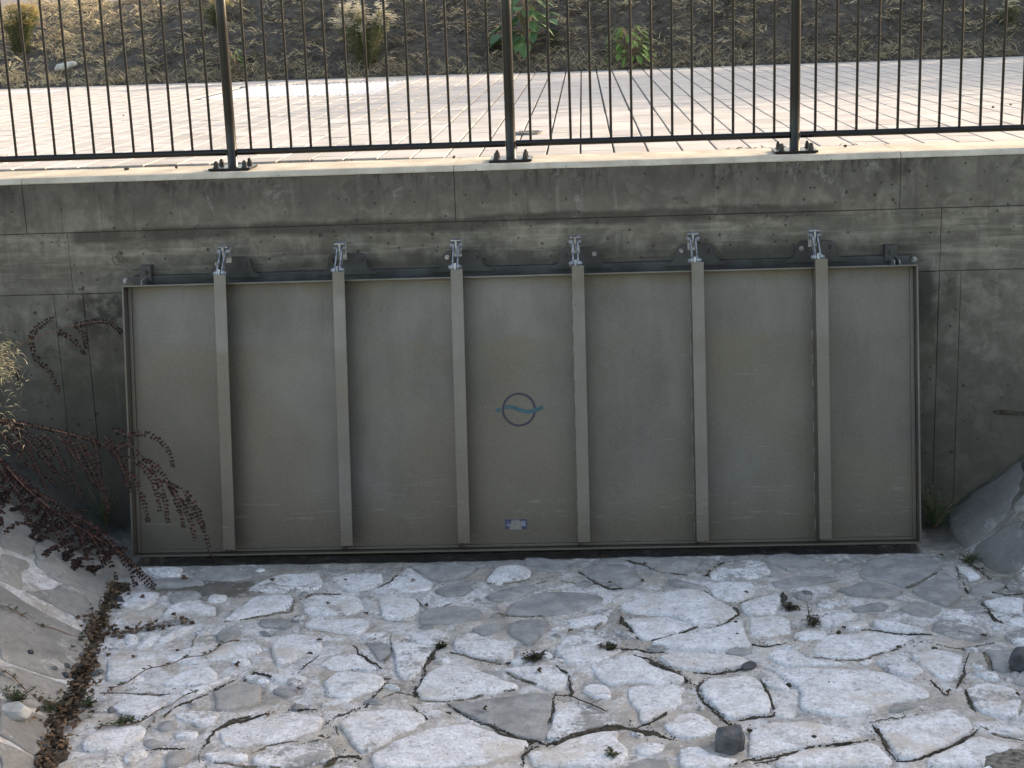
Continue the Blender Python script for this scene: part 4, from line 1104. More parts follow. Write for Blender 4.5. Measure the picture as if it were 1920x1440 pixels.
# asphalt lane climbing behind the low end of the bank
la = new_obj('asphalt_lane', [(-60, 17.6, .52), (-4, 17.6, .52), (-4, 150, 4.5), (-90, 150, 4.5)], [(0, 1, 2, 3)], M_ASPH); tag(la, kind='structure')

# matted dry grass over the bank
G = Leaves(); cnt = 0
while cnt < 7200:
    y = 11.85+random.random()**1.2*5.0; x = -11.5+random.random()*19.5
    d = y-bank_foot(x)
    if d < 0: continue
    cl = nz(x, y, 2.0, 4)+.7*nz(x, y, 5, 5); edge = d < .30
    if not edge and random.random() < .30-.9*cl: continue
    cnt += 1; z = bank_h(x, y); sunny = .60*(1-sm(-8.2, -5.6, x))  # sunlight on the left end is put into the blade tint
    tone = random.choice((.05, .18, .35, .62, .85)) if not edge else random.uniform(.35, .8)
    a0 = random.random()*6.283
    for q in range(random.randint(6, 13)):
        a = a0+random.gauss(0, .9); up = random.uniform(.05, .8)*(1.6 if edge else 1); L = random.uniform(.06, .20)
        G.blade((x+random.gauss(0, .05), y+random.gauss(0, .05), z+random.uniform(-.01, .05)), (math.cos(a), math.sin(a)*.7, up), L, random.uniform(.006, .0145), random.uniform(.4, 1.7), min(1, max(0, tone+sunny+random.gauss(0, .10))), 2)
G.build('dry_grass', M_STRAW, None, 'stuff'); bpy.data.objects['dry_grass']['label'] = 'matted dry brown grass covering the shaded bank'

def on_bank(px, py): return Vector(hit(px, py, lambda x, y: bank_h(x, y), 18, 40))
S20 = 20.5/FPX          # metres per photo pixel out there
def flower_clump(px, py, wpx, hpx, n, label, cat, mflow, mleaf, fl_n):
    b = on_bank(px, py); e = empty('flowering_plant', b); tag(e, label, cat)
    st, lf, fl = MB(), Leaves(), Leaves(); W_, Hh = wpx*S20, hpx*S20
    for i in range(n):
        a = random.random()*6.283; sp_ = random.random()**.6*W_*.5; hh = Hh*random.uniform(.55, 1)
        tip = Vector((math.cos(a)*sp_, math.sin(a)*sp_*.7, hh)); p0 = Vector((math.cos(a)*.05, math.sin(a)*.05, -.03)); mid = (p0+tip)/2+Vector((0, 0, hh*.1))
        st.tube([p0, mid, tip], [.006, .004, .0025], 5, False)
        for j in range(46):
            t = random.uniform(.05, .85); p = p0.lerp(mid, t*2) if t < .5 else mid.lerp(tip, t*2-1); a2 = random.random()*6.283
            lf.leaf(p, (math.cos(a2), math.sin(a2), random.uniform(0, .8)), (0, 0, 1), random.uniform(.06, .13), random.uniform(.012, .026))
        if i < fl_n:
            for j in range(24):
                o_ = Vector((random.gauss(0, .035), random.gauss(0, .035), random.gauss(0, .025))); a2 = random.random()*6.283
                for q in range(4): fl.leaf(tip+o_, (math.cos(a2+q*1.57), math.sin(a2+q*1.57), .35), (0, 0, 1), .026, .024)
    st.build('stem', M_DRYSTEM, e); lf.build('foliage', mleaf, e, 'stuff'); fl.build('flowers', mflow, e, 'stuff')
flower_clump(688, 124, 108, 116, 52, 'bushy plant with white flower heads on the bank left of the middle fence post', 'flowering plant', M_WFLOW, M_SAGE, 52)
flower_clump(40, 100, 100, 96, 44, 'sunlit plant with pale yellow flowers at the low left end of the bank', 'flowering plant', M_YFLOW, M_SAGE, 36)
flower_clump(1893, 48, 34, 50, 8, 'thin plant with small white flowers at the right end of the bank', 'flowering plant', M_WFLOW, M_SAGE, 6)
flower_clump(405, 45, 70, 50, 14, 'straggly green weed with dry tips behind the left fence post', 'weed', M_YFLOW, M_SAGE, 5)

def broad_plant(px, py, wpx, hpx, n, label, mat, Lr, Wr):
    b = on_bank(px, py); e = empty('broadleaf_plant', b); tag(e, label, 'plant'); st = MB(); W_, Hh = wpx*S20, hpx*S20
    for i in range(n):
        lf = Leaves(); a = random.random()*6.283; t = (i+.5)/n; hh = Hh*(.12+.82*t); sp_ = W_*.5*(1.05-.6*t)*random.uniform(.3, 1)
        tip = Vector((math.cos(a)*sp_, math.sin(a)*sp_*.8, hh)); st.tube([Vector((0, 0, -.03)), Vector((math.cos(a)*sp_*.3, math.sin(a)*sp_*.25, hh*.75)), tip], [.008, .006, .003], 5, False)
        L = random.uniform(*Lr)*(1.15-.55*t); Wd = random.uniform(*Wr)*(1.15-.55*t); d = Vector((math.cos(a), math.sin(a)*.8-.35, random.uniform(-.75, .1))).normalized()
        s_ = d.cross(Vector((0, 0, 1))).normalized(); n_ = s_.cross(d); tn = random.random()
        # seven-point leaf blade folded on its rib, hanging at the tip
        rows = [(0, .12), (.25, .85), (.5, 1), (.75, .7), (1, .05)]; k0 = len(lf.v)
        for (u_, w_) in rows:
            c = tip+d*L*u_-Vector((0, 0, 1))*L*.3*u_*u_
            lf.v += [tuple(c-s_*Wd*.5*w_+n_*Wd*.14*w_), tuple(c), tuple(c+s_*Wd*.5*w_+n_*Wd*.14*w_)]
        for r_ in range(4):
            for q in range(2): a_ = k0+r_*3+q; lf.f.append((a_, a_+1, a_+4, a_+3)); lf.t.append(tn)
        lf.build('leaf', mat, e)
    st.build('stem', M_GREEN if False else M_DRYSTEM, e)
broad_plant(990, 98, 122, 124, 58, 'dark green broad leaved plant on the bank behind the middle fence post', M_BURD, (.16, .27), (.13, .21))
broad_plant(1178, 118, 104, 72, 90, 'bright green low leafy plant on the bank between two fence posts', M_LIME, (.10, .17), (.045, .08))
broad_plant(440, 143, 46, 56, 34, 'small green weed at the bank foot beside the left fence post', M_GREEN, (.09, .16), (.04, .06))
p = on_bank(122, 136); ro = MB(); ro.tube([(-.13, -.02, 0), (-.09, -.01, .03), (.03, .01, .045), (.12, .02, .075), (.17, .03, .08)], [.02, .05, .055, .045, .02], 9)
o = ro.build('pale_rock', M_LROCK, None, True); o.location = p+Vector((0, 0, .04)); tag(o, 'long pale rock lying in dry grass at the left end of the bank', 'rock')

# unseen trees added along the bank to shade the far side of the walkway
def shade_tree(x, y, h, r_, label, seed):
    random.seed(seed); e = empty('shade_tree', (x, y, bank_h(x, y)-.1)); tag(e, label, 'shade_tree', 'unseen trees added for shade')
    t = MB(); t.tube([(0, 0, 0), (.05, 0, h*.3), (0, .05, h*.7)], [.13, .10, .04], 9)
    c = Leaves()
    for i in range(9):
        a = i*2.4; z = h*(.25+.5*i/9); tip = Vector((math.cos(a)*r_*.7, math.sin(a)*r_*.7, z+h*.2)); t.tube([(0, 0, z), tip*.5+Vector((0, 0, z*.5)), tip], [.05, .03, .01], 6)
        for j in range(260):
            q = tip+Vector((random.gauss(0, r_*.33), random.gauss(0, r_*.33), random.gauss(0, h*.13))); a2 = random.random()*6.28
            c.leaf(q, (math.cos(a2), math.sin(a2), random.uniform(-.6, .4)), (random.uniform(-.5, .5), random.uniform(-.5, .5), 1), random.uniform(.16, .3), random.uniform(.1, .18))
    t.build('trunk', M_BARK, e); c.build('crown', M_GREEN, e, 'stuff')
for i, (x, y, h, r_) in enumerate([(12, 16.0, 3.0, 2.0), (15.5, 16.5, 3.4, 2.2), (19.5, 16.0, 3.2, 2.2), (23.5, 16.6, 3.6, 2.3), (28, 16.0, 3.4, 2.3), (32.5, 16.5, 3.6, 2.4), (37, 16.2, 3.6, 2.4)]):
    shade_tree(x, y, h, r_, ('nearest','second','third','fourth','fifth','sixth','farthest')[i]+' of the unseen trees added for shade on the bank beyond the right edge', 50+i)
random.seed(21)

# ------------------------------------------------------------------ maroon shrub at the left bank
def spray(pts_px, y_pl, dens=.016, lsz=(.016, .026), stem_r=.0022):
    """stem and leaf pairs of one arching spray; pts in photo pixels on the plane y = y_pl"""
    P = [at_plane(px, py, 1, y_pl+.02*math.sin(i*1.7)) for i, (px, py) in enumerate(pts_px)]
    P = polyline(P, dens); st = MB(); lf = Leaves(); k = len(P)
    # smooth
    for _ in range(3): P = [P[0]]+[(P[i-1]+2*P[i]+P[i+1])/4 for i in range(1, k-1)]+[P[-1]]
    st.tube(P, [stem_r*(1.15-.75*i/k) for i in range(k)], 5)
    for i in range(1, k):
        t = Vector(P[i]-P[i-1]).normalized(); grow = 1-.35*i/k
        for s in (-1, 1):
            if random.random() < .08: continue
            side = t.cross(Vector((random.uniform(-.4, .4), -1, random.uniform(-.3, .3)))).normalized()*s
            d = side*random.uniform(.6, 1.1)+t*random.uniform(.1, .6)+Vector((0, random.uniform(-.6, .6), -.3))
            L = random.uniform(*lsz)*grow
            lf.leaf(P[i], d, (random.uniform(-.5, .5), -1, random.uniform(-.3, .6)), L, L*random.uniform(.65, .95))
    return st, lf
shrub = empty('shrub', (-3.05, -.9, H(-3.05, -.9))); tag(shrub, 'maroon leaved shrub with arching sprays on the left bank beside the gate', 'shrub')
def sh(o): o.parent = shrub; o.matrix_parent_inverse = Matrix.Translation(shrub.location).inverted(); return o
def c4(x, y): return (x/4.8, 560+y/4.8)
def c5(x, y): return (x/4.8, 780+y/4.8)
def bb(x, y): return (x/2.25, 800+y/2.25)
SPR = [
 (c4, -.16, [(60,500),(150,440),(270,370),(500,285),(640,245),(780,215),(900,200),(980,212),(1060,262),(1090,300)], 'bare'),
 (c4, -.18, [(270,370),(300,300),(350,245),(430,190),(470,185)], None), (c4, -.18, [(500,285),(580,310),(660,375),(720,440),(755,495)], None),
 (c4, -.2, [(270,370),(300,480),(320,545),(400,600),(460,680),(500,760),(525,830)], None), (c4, -.2, [(690,225),(770,340),(770,430)], None),
 (c4, -.25, [(60,540),(120,620),(160,660),(183,735)], None),
 (c5, -.70, [(-120,20),(0,40),(80,50),(350,95),(650,165),(880,230),(1040,320),(1140,450),(1160,600)], 'main'),
 (bb, -.80, [(480,15),(545,40),(590,25),(640,35),(690,70),(720,110),(728,165)], None),
 (bb, -.82, [(490,100),(540,60),(570,100),(590,130),(640,150),(690,200),(720,260),(750,330),(765,380),(775,420)], None),
 (bb, -.84, [(520,130),(560,140),(610,170),(640,220),(665,290),(675,350)], None), (bb, -.82, [(540,180),(570,230),(600,290),(615,350),(625,395)], None),
 (bb, -.84, [(625,170),(650,190),(680,260),(700,330),(708,400)], None), (bb, -.86, [(700,240),(740,260),(790,280),(830,340),(850,400),(870,460),(890,540)], None),
 (bb, -.85, [(690,210),(730,270),(760,310),(800,380),(815,440),(822,475)], None), (bb, -.86, [(770,300),(800,340),(840,390),(860,440)], None),
 (bb, -.9, [(-40,80),(0,140),(100,250),(200,335),(320,420),(430,480),(520,540),(600,620),(650,668)], 'main'),
 (bb, -.92, [(150,300),(200,360),(240,450),(290,530),(315,575)], None), (bb, -.92, [(270,380),(330,430),(360,510),(395,585)], None),
 (bb, -.92, [(330,420),(390,460),(420,530),(438,580)], None), (bb, -.9, [(400,460),(440,500),(470,580),(490,640)], None), (bb, -.92, [(60,250),(110,330),(130,400)], None),
 (bb, -.75, [(60,20),(100,40),(180,130),(250,210),(300,250)], None), (bb, -.75, [(180,30),(220,60),(260,150),(275,190)], None),
 (bb, -.74, [(270,30),(300,50),(340,150),(390,230),(430,260),(460,330)], None), (bb, -.74, [(240,40),(270,60),(320,140),(360,200),(400,250)], None),
 (bb, -.72, [(370,20),(400,60),(410,110),(418,170)], None), (bb, -.74, [(330,40),(380,120),(420,200),(440,280)], None), (bb, -.78, [(440,40),(490,110),(520,190),(545,260)], None),
 (bb, -.74, [(0,20),(60,90),(120,160),(190,200),(250,260)], None), (bb, -.74, [(20,0),(100,10),(160,60),(200,120),(230,190)], None),
 (bb, -.86, [(60,190),(150,270),(230,330),(300,390),(350,470),(372,520)], None), (bb, -.88, [(180,330),(240,390),(280,450),(300,520)], None), (bb, -.9, [(20,200),(70,270),(100,340),(112,400)], None), (bb, -.78, [(440,60),(500,130),(530,200),(548,270)], None), (bb, -.74, [(150,30),(230,110),(290,190),(330,260),(350,310)], None), (bb, -.74, [(330,60),(370,150),(410,230),(440,310),(455,370)], None), (bb, -.76, [(60,40),(130,120),(170,200),(200,270)], None), (bb, -.9, [(480,510),(540,570),(600,640),(650,690)], None),
 (bb, -.9, [(0,190),(80,250),(170,330),(260,380),(340,400)], None), (bb, -.88, [(250,370),(330,380),(420,440),(500,520),(560,590)], None),
 (bb, -.9, [(0,130),(60,200),(140,270),(220,310),(300,350)], None), (bb, -.92, [(450,470),(520,560),(560,620),(570,665)], None), (bb, -.94, [(0,170),(40,230),(90,290),(110,350)], None),
]
for cv, yp, pts, kd in SPR:
    pp = [cv(*q) for q in pts]
    if kd == 'bare':
        st, lf = spray(pp, yp, .018, (.024, .036), .0032)
        keep = [i for i in range(0, len(lf.t), 2) if lf.v[lf.f[i][0]][0] > -2.93 or random.random() < .12]
        l2 = Leaves()
        for i in keep:
            k0 = len(l2.v); l2.v += [lf.v[q] for q in (lf.f[i][0], lf.f[i][1], lf.f[i][2], lf.f[i+1][2])]; l2.f += [(k0, k0+1, k0+2), (k0, k0+2, k0+3)]; l2.t += lf.t[i:i+2]
        lf = l2
    else: st, lf = spray(pp, yp, .021 if kd is None else .020, (.021, .033), .0013 if kd is None else .0034)
    b = sh(st.build('branch', M_REDSTEM)); l = lf.build('leaves', M_MAROON, None, 'stuff'); l.parent = b
# sheltering mass: many short twigs of the same shrub along the wall foot
lf = Leaves(); tw = MB()
for i in range(110):
    a, b = random.random(), random.random()
    x = -3.95+a*1.25; y = -.45-b*.62; z0 = H(x, y); p = Vector((x, y, z0)); d = Vector((random.uniform(-.2, .7), random.uniform(-.5, .1), random.uniform(.5, 1))).normalized(); L = random.uniform(.12, .34)*(1.1-.55*a)
    P = [p+d*L*t+Vector((.25*t*t*L, 0, -.55*t*t*L)) for t in [j/12 for j in range(13)]]; tw.tube(P, [.003]*13, 4, False)
    for q in P[2:]:
        for s in (-1, 1): lf.leaf(q, (s*random.uniform(.4, 1), random.uniform(-.6, .3), random.uniform(-.4, .6)), (0, -1, .4), random.uniform(.016, .026), random.uniform(.013, .02))
b = sh(tw.build('twigs', M_REDSTEM)); b['kind'] = 'stuff'; l = lf.build('leaves', M_MAROON, None, 'stuff'); l.parent = b

# pale dry grass head leaning in from the left, in the sun
tuft_p = at_plane(12, 672, 1, -2.2)
tf = empty('dry_grass_tuft', (-3.35, -2.35, H(-3.35, -2.35))); tag(tf, 'pale dry grass tuft leaning in at the left edge above the bank', 'grass tuft')
st = MB(); lf = Leaves(); base = Vector(tf.location)
for i in range(7):
    e = Vector(tuft_p)+Vector((random.uniform(-.12, .05), random.uniform(-.08, .08), random.uniform(-.05, .05))); m_ = base.lerp(e, .55)+Vector((-.12, 0, .22)); st.tube([base, m_, e], [.005, .004, .002], 5, False)
for i in range(420):
    t = random.random(); c = Vector(tuft_p)+Vector((random.gauss(-.03, .038), random.gauss(0, .05), random.gauss(.0, .045)-(.42*t if t > .72 else 0)*random.random()))
    lf.blade(c, (random.gauss(0, 1), random.gauss(0, .6), random.uniform(-.7, .9)), random.uniform(.025, .065), random.uniform(.002, .0042), random.uniform(.8, 3.0), None, 3)
for o in (st.build('stem', M_DRYSTEM), lf.build('blades', M_TUFT, None, 'stuff')): o.parent = tf; o.matrix_parent_inverse = Matrix.Translation(tf.location).inverted()

# ------------------------------------------------------------------ litter, pebbles, weeds
TOE = [(520,665),(480,710),(440,765),(425,830),(400,890),(395,940),(370,1000),(350,1060),(330,1130),(280,1200),(250,1270),(235,1340),(215,1400),(190,1450)]
WID = [25, 35, 45, 50, 55, 60, 30, 40, 55, 65, 60, 55, 50, 50]
Lf = Leaves(); heap = MB()
Pt = [hit(*pB(*q), H) for q in TOE]
for i in range(len(TOE)-1):
    n_ = 150
    for j in range(n_):
        t = random.random()
        if nz(i+t, 0, 1.3, 6) < -.12 and random.random() < .8: continue
        wd = WID[i]*(1-t)+WID[i+1]*t; px = TOE[i][0]*(1-t)+TOE[i+1][0]*t+random.gauss(0, wd*.52)*random.choice((.6, 1, 1.5)); py = TOE[i][1]*(1-t)+TOE[i+1][1]*t+random.gauss(0, 14)
        p = Vector(hit(*pB(px, py), H)); a = random.random()*6.283; L = random.uniform(.015, .045)
        Lf.leaf(p+Vector((0, 0, random.uniform(.004, .03))), (math.cos(a), math.sin(a), random.uniform(-.5, .6)), (random.uniform(-.6, .6), random.uniform(-.6, .6), 1), L, L*random.uniform(.5, .85), None, random.uniform(-.3, .5))
for j in range(90):     # a tongue of litter along the joint running to the right
    t = random.random(); px, py = 480+320*t+random.gauss(0, 8), 895-70*t**.7+random.gauss(0, 9); p = Vector(hit(*pB(px, py), H)); a = random.random()*6.283; L = random.uniform(.015, .04)
    Lf.leaf(p+Vector((0, 0, random.uniform(.004, .022))), (math.cos(a), math.sin(a), random.uniform(-.4, .5)), (random.uniform(-.6, .6), random.uniform(-.6, .6), 1), L, L*.7)
lit = Lf.build('leaf_litter', M_LITTER, None, 'stuff'); lit['label'] = 'brown dead leaves gathered along the foot of the left bank'
# soil under the litter
v, f = [], []
PtR = polyline(Pt, .02)
for i, p in enumerate(PtR):
    t = PtR[min(i+1, len(PtR)-1)]-PtR[max(i-1, 0)]; t = t/np.linalg.norm(t); sd_ = np.array([-t[1], t[0], 0]); wd = .045*(.25+1.5*abs(nz(p[0], p[1], 4, 4)))
    for o_, hz in ((-1, -.02), (-.5, .012), (0, .02), (.5, .012), (1, -.02)):
        q = p+sd_*(o_*wd*(1+.6*nz(p[0]+o_, p[1], 25, 7))+.03*nz(p[0], p[1], 6, 5)); v.append((q[0], q[1], H(q[0], q[1])+hz*.6+.008*nz(q[0], q[1], 30, 2)))
for i in range(len(PtR)-1):
    for j in range(4): a = i*5+j; f.append((a, a+1, a+6, a+5))
o = new_obj('toe_soil', v, f, M_DIRT, channel); o['kind'] = 'stuff'
# damp silt patch in the near right corner
v, f = [], []; c0 = hit(1915, 1432, H)
for i in range(40):
    a = 2*math.pi*i/40
    for rr, hz in ((1, -.014), (.8, .009), (.4, .013)): q = c0+np.array([math.cos(a)*.17*rr*(1+.4*nz(math.cos(a), math.sin(a), 2, 3)), math.sin(a)*.13*rr, 0]); v.append((q[0], q[1], H(q[0], q[1])+hz+.006*nz(q[0], q[1], 40, 2)))
for i in range(40):
    j = (i+1) % 40
    for r_ in range(2): f.append((i*3+r_, j*3+r_, j*3+r_+1, i*3+r_+1))
f.append(tuple(i*3+2 for i in range(40))); o = new_obj('silt', v, f, simple('grey_silt', (.13, .12, .10), 1.0, 0, .6, 40, .9), channel); o['kind'] = 'stuff'; fix_normals(o)

def rock_mesh(name, sx, sy, sz, seed, mat, cuts=9, rough=.12):
    """a broken stone: a lump with flat faces cut off it"""
    bm = bmesh.new(); bmesh.ops.create_icosphere(bm, subdivisions=3, radius=1); rs = random.Random(seed)
    for i in range(cuts):
        n_ = Vector((rs.gauss(0, 1), rs.gauss(0, 1), rs.gauss(0, .8))).normalized(); d = rs.uniform(.52, .82)
        for v_ in bm.verts:
            e = v_.co.dot(n_)-d
            if e > 0: v_.co -= n_*e
    for v_ in bm.verts:
        v_.co *= 1+rough*.5*mnoise.noise(v_.co*2.5+Vector((seed, 0, 0)))+rough*.25*mnoise.noise(v_.co*7)
        v_.co = Vector((v_.co.x*sx, v_.co.y*sy, v_.co.z*sz))
    o = MB().bm(bm).build(name, mat); bm.free(); return o
def put_rock(px, py, s, seed, mat, label, cat='rock', group=None, name='rock', sink=.35, rough=.12):
    p = hit(px, py, H); o = rock_mesh(name, s[0], s[1], s[2], seed, mat, rough=rough); o.location = (p[0], p[1], H(p[0], p[1])+s[2]*(1-sink)); o.rotation_euler = (0, 0, seed*1.3); tag(o, label, cat, group); return o
# the squarish dark rock
p = hit(1370, 1408, H); s_ = .085
bm = bmesh.new(); bmesh.ops.create_cube(bm, size=2); bmesh.ops.subdivide_edges(bm, edges=bm.edges[:], cuts=11, use_grid_fill=True)
for n_, d in (((-.75, -.35, .55), .98), ((.3, -.75, .6), 1.02), ((.95, .1, .3), .93), ((-.2, .5, .85), .86), ((-.55, -.8, .1), 1.08), ((.1, -.2, .97), .80), ((.7, -.6, -.2), 1.12), ((-.8, .5, .2), 1.0)):
    n_ = Vector(n_).normalized()
    for v_ in bm.verts:
        e = v_.co.dot(n_)-d
        if e > 0: v_.co -= n_*e
for v_ in bm.verts:
    q = v_.co.copy(); v_.co = Vector((q.x*.060, q.y*.055, (q.z+1)*.050))
    v_.co += Vector((mnoise.noise(q*1.7), mnoise.noise(q*1.7+Vector((3, 0, 0))), mnoise.noise(q*1.7+Vector((0, 5, 0)))))*.005+Vector((mnoise.noise(q*6), mnoise.noise(q*6+Vector((3, 0, 0))), mnoise.noise(q*6+Vector((0, 5, 0)))))*.003
o = MB().bm(bm).build('rock', simple('grey_slate', (.082, .085, .088), .8, 0, .4, 16, .7)); bm.free(); o.location = (p[0], p[1]+.03, H(p[0], p[1])-.004); o.rotation_euler = (0, 0, -.12)
tag(o, 'squarish dark grey rock lying on the floor near the bottom edge', 'rock')
put_rock(1915, 1252, (.065, .06, .06), 3, M_SLATEB, 'rounded dark rock on the floor at the right edge')
put_rock(33, 1345, (.085, .06, .045), 5, M_LROCK, 'pale angular rock on the left bank above the leaf litter')
put_rock(1404, 1254, (.05, .032, .018), 8, M_SLATEB, 'flat dark slate chip beside the large square white stone')
put_rock(1511, 1117, (.05, .04, .012), 11, M_SLATE, 'low round grey stone on the floor left of the upright twig')
peb = [(228,1028),(280,1018),(330,1018),(345,972),(275,1058),(312,1060),(400,1048),(332,1088),(368,1078),(420,1040),(190,1358),(240,1352),(470,1202),(505,735),(125,962)]
PEBL = ['flat pebble leftmost of the loose row on the left bank slab', 'second pebble of the loose row on the left bank slab', 'pebble at the right end of the loose row by the leaf litter', 'uppermost pebble on the bank side of the leaf litter', 'left pebble of the lower pair on the bank slab', 'right pebble of the lower pair on the bank slab', 'dark pebble lying in the litter level with the lower pair', 'pebble half under dead leaves below the lower pair', 'pebble in the middle of the leaf litter below the row', 'pebble on the floor side of the litter level with the row',
 'pebble in the litter near the bottom edge of the picture', 'pebble right of the one in the litter near the bottom edge', 'flat pebble on the floor beside the bramble runner', 'grey pebble at the top end of the leaf litter', 'single dark pebble high on the left bank slab']
for i, (x, y) in enumerate(peb):
    put_rock(*pB(x, y), (random.uniform(.022, .034), random.uniform(.018, .026), random.uniform(.010, .016)), 20+i, M_SLATEB if i % 3 else M_SLATE, PEBL[i], 'pebble', 'pebbles at the foot of the left bank', 'pebble')
for i, (x, y) in enumerate([(1190,1540),]): pass
sm_r = [(1525,1385),(1406,1372),(1380,1170),(1381,1192),(1555,1284),(1480,1287),(1572,1188),(1400,1113),(1752,1218),(1908,1305)]
CLODL = ['dark clod alone on the pale stone right of the squarish rock', 'brown clod touching the upper right corner of the squarish rock', 'tiny dark clod above the large square white stone near the long white band', 'tiny dark clod just below another at the joint above the square white stone',
 'small dark clod on the large white stone right of the square one', 'small dark clod in the joint at the right corner of the square white stone', 'tiny dark clod at the left tip of the white slab below the upright twig', 'small brown clod on the floor left of the low round grey stone', 'small dark clod on the pale mortar below the grey stone with white rim', 'dark clod near the right edge below the rounded dark rock']
for i, (x, y) in enumerate(sm_r):
    put_rock(x, y, (.016, .013, .010), 60+i, M_DIRT, CLODL[i], 'clod', 'clods on the stone floor', 'clod')

# scattered dead leaves
lm = Leaves(); lm.leaf((0, 0, 0), (1, 0, .15), (0, 0, 1), .04, .026, .5, .3); lm.leaf((.004, .004, .003), (.8, .6, .35), (0, 0, 1), .028, .02, .3, .3)
first = lm.build('dead_leaf', M_LITTER)
spots = [(1074,1186),(795,1139),(613,1139),(604,1206),(700,1205),(512,1096),(652,1093),(778,1092),(1201,1095),(1148,1098),(690,1158),(588,1233),(905,1335),(845,1347),(1005,1262),(560,1300),(1210,1060),(1125,1050),(340,1090),(262,1125),(330,1228),(248,1240),(330,1160),(210,1300),(440,1250),(1800,1190),(1850,1200),(1775,1300),(1690,1220),(1862,1066),(1770,1048),(610,1390),(500,1350),(1650,1380)]
for i, (x, y) in enumerate(spots):
    o = first if i == 0 else first.copy()
    if i: COL.objects.link(o)
    p = hit(x, y, H); s_ = random.uniform(.6, 1.1); o.location = (p[0], p[1], p[2]+.016); o.rotation_euler = (random.uniform(-.3, .3), random.uniform(-.3, .3), random.random()*6.28); o.scale = (s_, s_, s_)
    tag(o, 'dead brown leaf lying on the pale stone floor', 'dead leaf', 'dead leaves scattered on the stone floor')

def weed(px, py, hgt, wid, n, mat, label, tallstem=False, hf=H, name='weed'):
    p = Vector(hit(px, py, hf)); e = empty(name, p); tag(e, label, 'weed'); lf = Leaves(); st = MB()
    for i in range(n):
        a = random.random()*6.283; tip = Vector((math.cos(a)*wid*random.random(), math.sin(a)*wid*random.random(), hgt*random.uniform(.3, 1))); st.tube([Vector((0, 0, -.01)), tip*.5+Vector((0, 0, hgt*.1)), tip], [.002, .0015, .001], 4, False)
        for j in range(7):
            q = tip*random.uniform(.3, 1); a2 = random.random()*6.283; lf.leaf(q, (math.cos(a2), math.sin(a2), random.uniform(-.2, .7)), (0, 0, 1), random.uniform(.012, .03), random.uniform(.006, .014))
    st.build('stem', M_DRYSTEM, e); lf.build('foliage', mat, e, 'stuff'); return e
weed(1752, 990, .24, .15, 90, M_BURD, 'dark green weeds growing between the gate and the right bank slab')
weed(1820, 1055, .06, .07, 18, M_WEED, 'small pale green weed at the foot of the right bank')
weed(1525, 1172, .05, .06, 16, M_MOSS, 'low weed with one upright dark twig on the right of the floor')
weed(1003, 1238, .035, .07, 26, M_MOSS, 'dark mossy weed in the joint below the middle of the gate')
weed(1148, 1420, .05, .04, 9, M_WEED, 'tiny sprouting weed at the bottom edge of the floor')
weed(1482, 1142, .03, .06, 18, M_MOSS, 'dark weed clump in a joint left of the upright twig')
weed(1145, 1218, .03, .06, 16, M_MOSS, 'dark weed clump in the joint right of centre')
weed(826, 1216, .03, .035, 14, M_MOSS, 'dark weed clump at a joint left of centre')
weed(30, 1318, .08, .10, 26, M_WEED, 'green weed on the left bank behind the pale rock')
weed(95, 1330, .06, .08, 20, M_WEED, 'green weed beside the leaf litter near the pale rock')
weed(165, 1325, .05, .05, 14, M_WEED, 'small green weed growing in the leaf litter')
weed(230, 1358, .05, .06, 14, M_WEED, 'small green weed where a runner crosses the floor')
weed(200, 985, .30, .10, 30, M_BURD, 'dark green weed in the corner between shrub and gate')
weed(70, 995, .06, .05, 14, M_TUFT, 'dry yellow grass tuft on the left bank under the shrub')
# twig standing by the weed, twig lying on the floor
p = Vector(hit(1518, 1172, H)); t = MB(); t.tube([p, p+Vector((-.004, 0, .06)), p+Vector((-.012, 0, .11))], [.0035, .003, .0015], 5); t.tube([p+Vector((-.005, 0, .06)), p+Vector((.01, 0, .085))], [.002, .001], 4); t.tube([p+Vector((0, 0, .02)), p+Vector((.04, .01, .055))], [.002, .001], 4)
tag(t.build('twig', M_DIRT), 'dark upright twig standing in the low weed on the right of the floor', 'twig')
def lying(pts, r_, label, forks=()):
    t = MB(); P = [Vector(hit(*q, H))+Vector((0, 0, .016)) for q in pts]; t.tube(P, r_, 5)
    for a, b in forks: t.tube([Vector(hit(*a, H))+Vector((0, 0, .016)), Vector(hit(*b, H))+Vector((0, 0, .02))], r_*.6, 4)
    tag(t.build('twig', M_DIRT), label, 'twig')
lying([pC(500,1045), pC(560,1075), pC(640,1105), pC(710,1140)], .003, 'forked dark twig lying on the floor right of the grey triangular stone', [(pC(560,1075), pC(550,1110)), (pC(620,1098), pC(690,1075)), (pC(640,1105), pC(600,1128))])
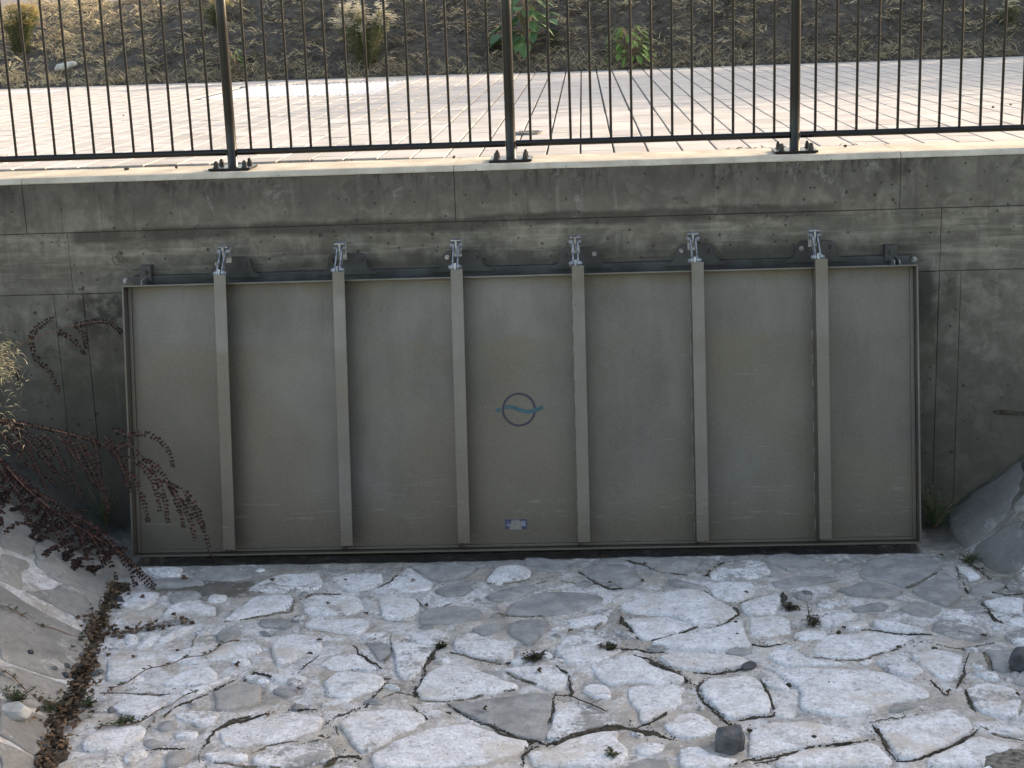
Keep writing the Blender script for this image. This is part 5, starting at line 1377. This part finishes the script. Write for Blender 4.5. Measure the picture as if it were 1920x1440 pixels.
# bramble runners creeping over bank and floor
RUN = [([(0,770),(60,792),(130,830),(200,866),(280,886),(350,902)], 'thin bramble runner creeping over the upper left bank slabs'),
       ([(0,1040),(60,1080),(130,1140),(200,1190),(270,1215)], 'thin bramble runner on the left bank above the pale rock'),
       ([(440,1150),(520,1100),(570,1070),(660,1030),(760,1000),(850,985),(930,940),(1010,915)], 'bramble runner stretching from the leaf litter across the floor'),
       ([(400,1290),(500,1280),(620,1250),(700,1200),(760,1160),(830,1140)], 'bramble runner in the near left corner of the floor')]
for pts, lab in RUN:
    e = empty('bramble_runner', hit(*pB(*pts[0]), H)); tag(e, lab, 'bramble')
    P = polyline([hit(*pB(*q), H) for q in pts], .04); P = [Vector(q)+Vector((0, 0, .020+.008*math.sin(i*1.1))) for i, q in enumerate(P)]; st = MB().tube(P, .0024, 5); lf = Leaves()
    for q in P[1:]:
        if random.random() < .55:
            for j in range(random.choice((2, 3, 5))): a = random.random()*6.283; lf.leaf(q, (math.cos(a), math.sin(a), .4), (0, 0, 1), random.uniform(.018, .034), random.uniform(.010, .018))
    for o in (st.build('stem', M_REDSTEM), lf.build('leaves', M_WEED, None, 'stuff')): o.parent = e; o.matrix_parent_inverse = Matrix.Translation(e.location).inverted()
# crumbs and leaves on the coping and walkway
for i, (x, y) in enumerate([(237, 319), (331, 316), (585, 303), (851, 297), (1585, 276), (1862, 203), (1895, 198), (232, 218)]):
    p = at_plane(x, y, 2, .006); o = rock_mesh('clod', .018 if i == 0 else .011, .012, .009, 80+i, M_DIRT); o.location = (p[0], p[1], .014); tag(o, ['larger dark crumb on the wall top at the far left', 'dark crumb on the wall top left of the left post plate', 'dark crumb on the wall top right of the left post plate', 'dark crumb on the wall top left of the middle post plate', 'dark crumb on the wall top right of the right post plate', 'dark crumb on the paving at the right end behind the bars', 'outermost dark crumb on the paving at the right end', 'dark crumb on the paving left of the left fence post'][i], 'clod', 'dirt crumbs on the wall top and paving')

jw = Leaves()
for i in range(420):
    x = random.choice((random.uniform(-4.2, -1.2), random.uniform(-4.2, -2.4), random.uniform(.2, 3.2)))
    if nz(x, 0, 3, 12) < -.05: continue
    a = random.random()*6.283; jw.blade((x, .497+random.gauss(0, .008), .002), (math.cos(a), math.sin(a), random.uniform(.1, .9)), random.uniform(.012, .04), random.uniform(.003, .007), 1.0, random.uniform(.1, .7), 2)
jw.build('joint_weeds', M_STRAW, pave, 'stuff')
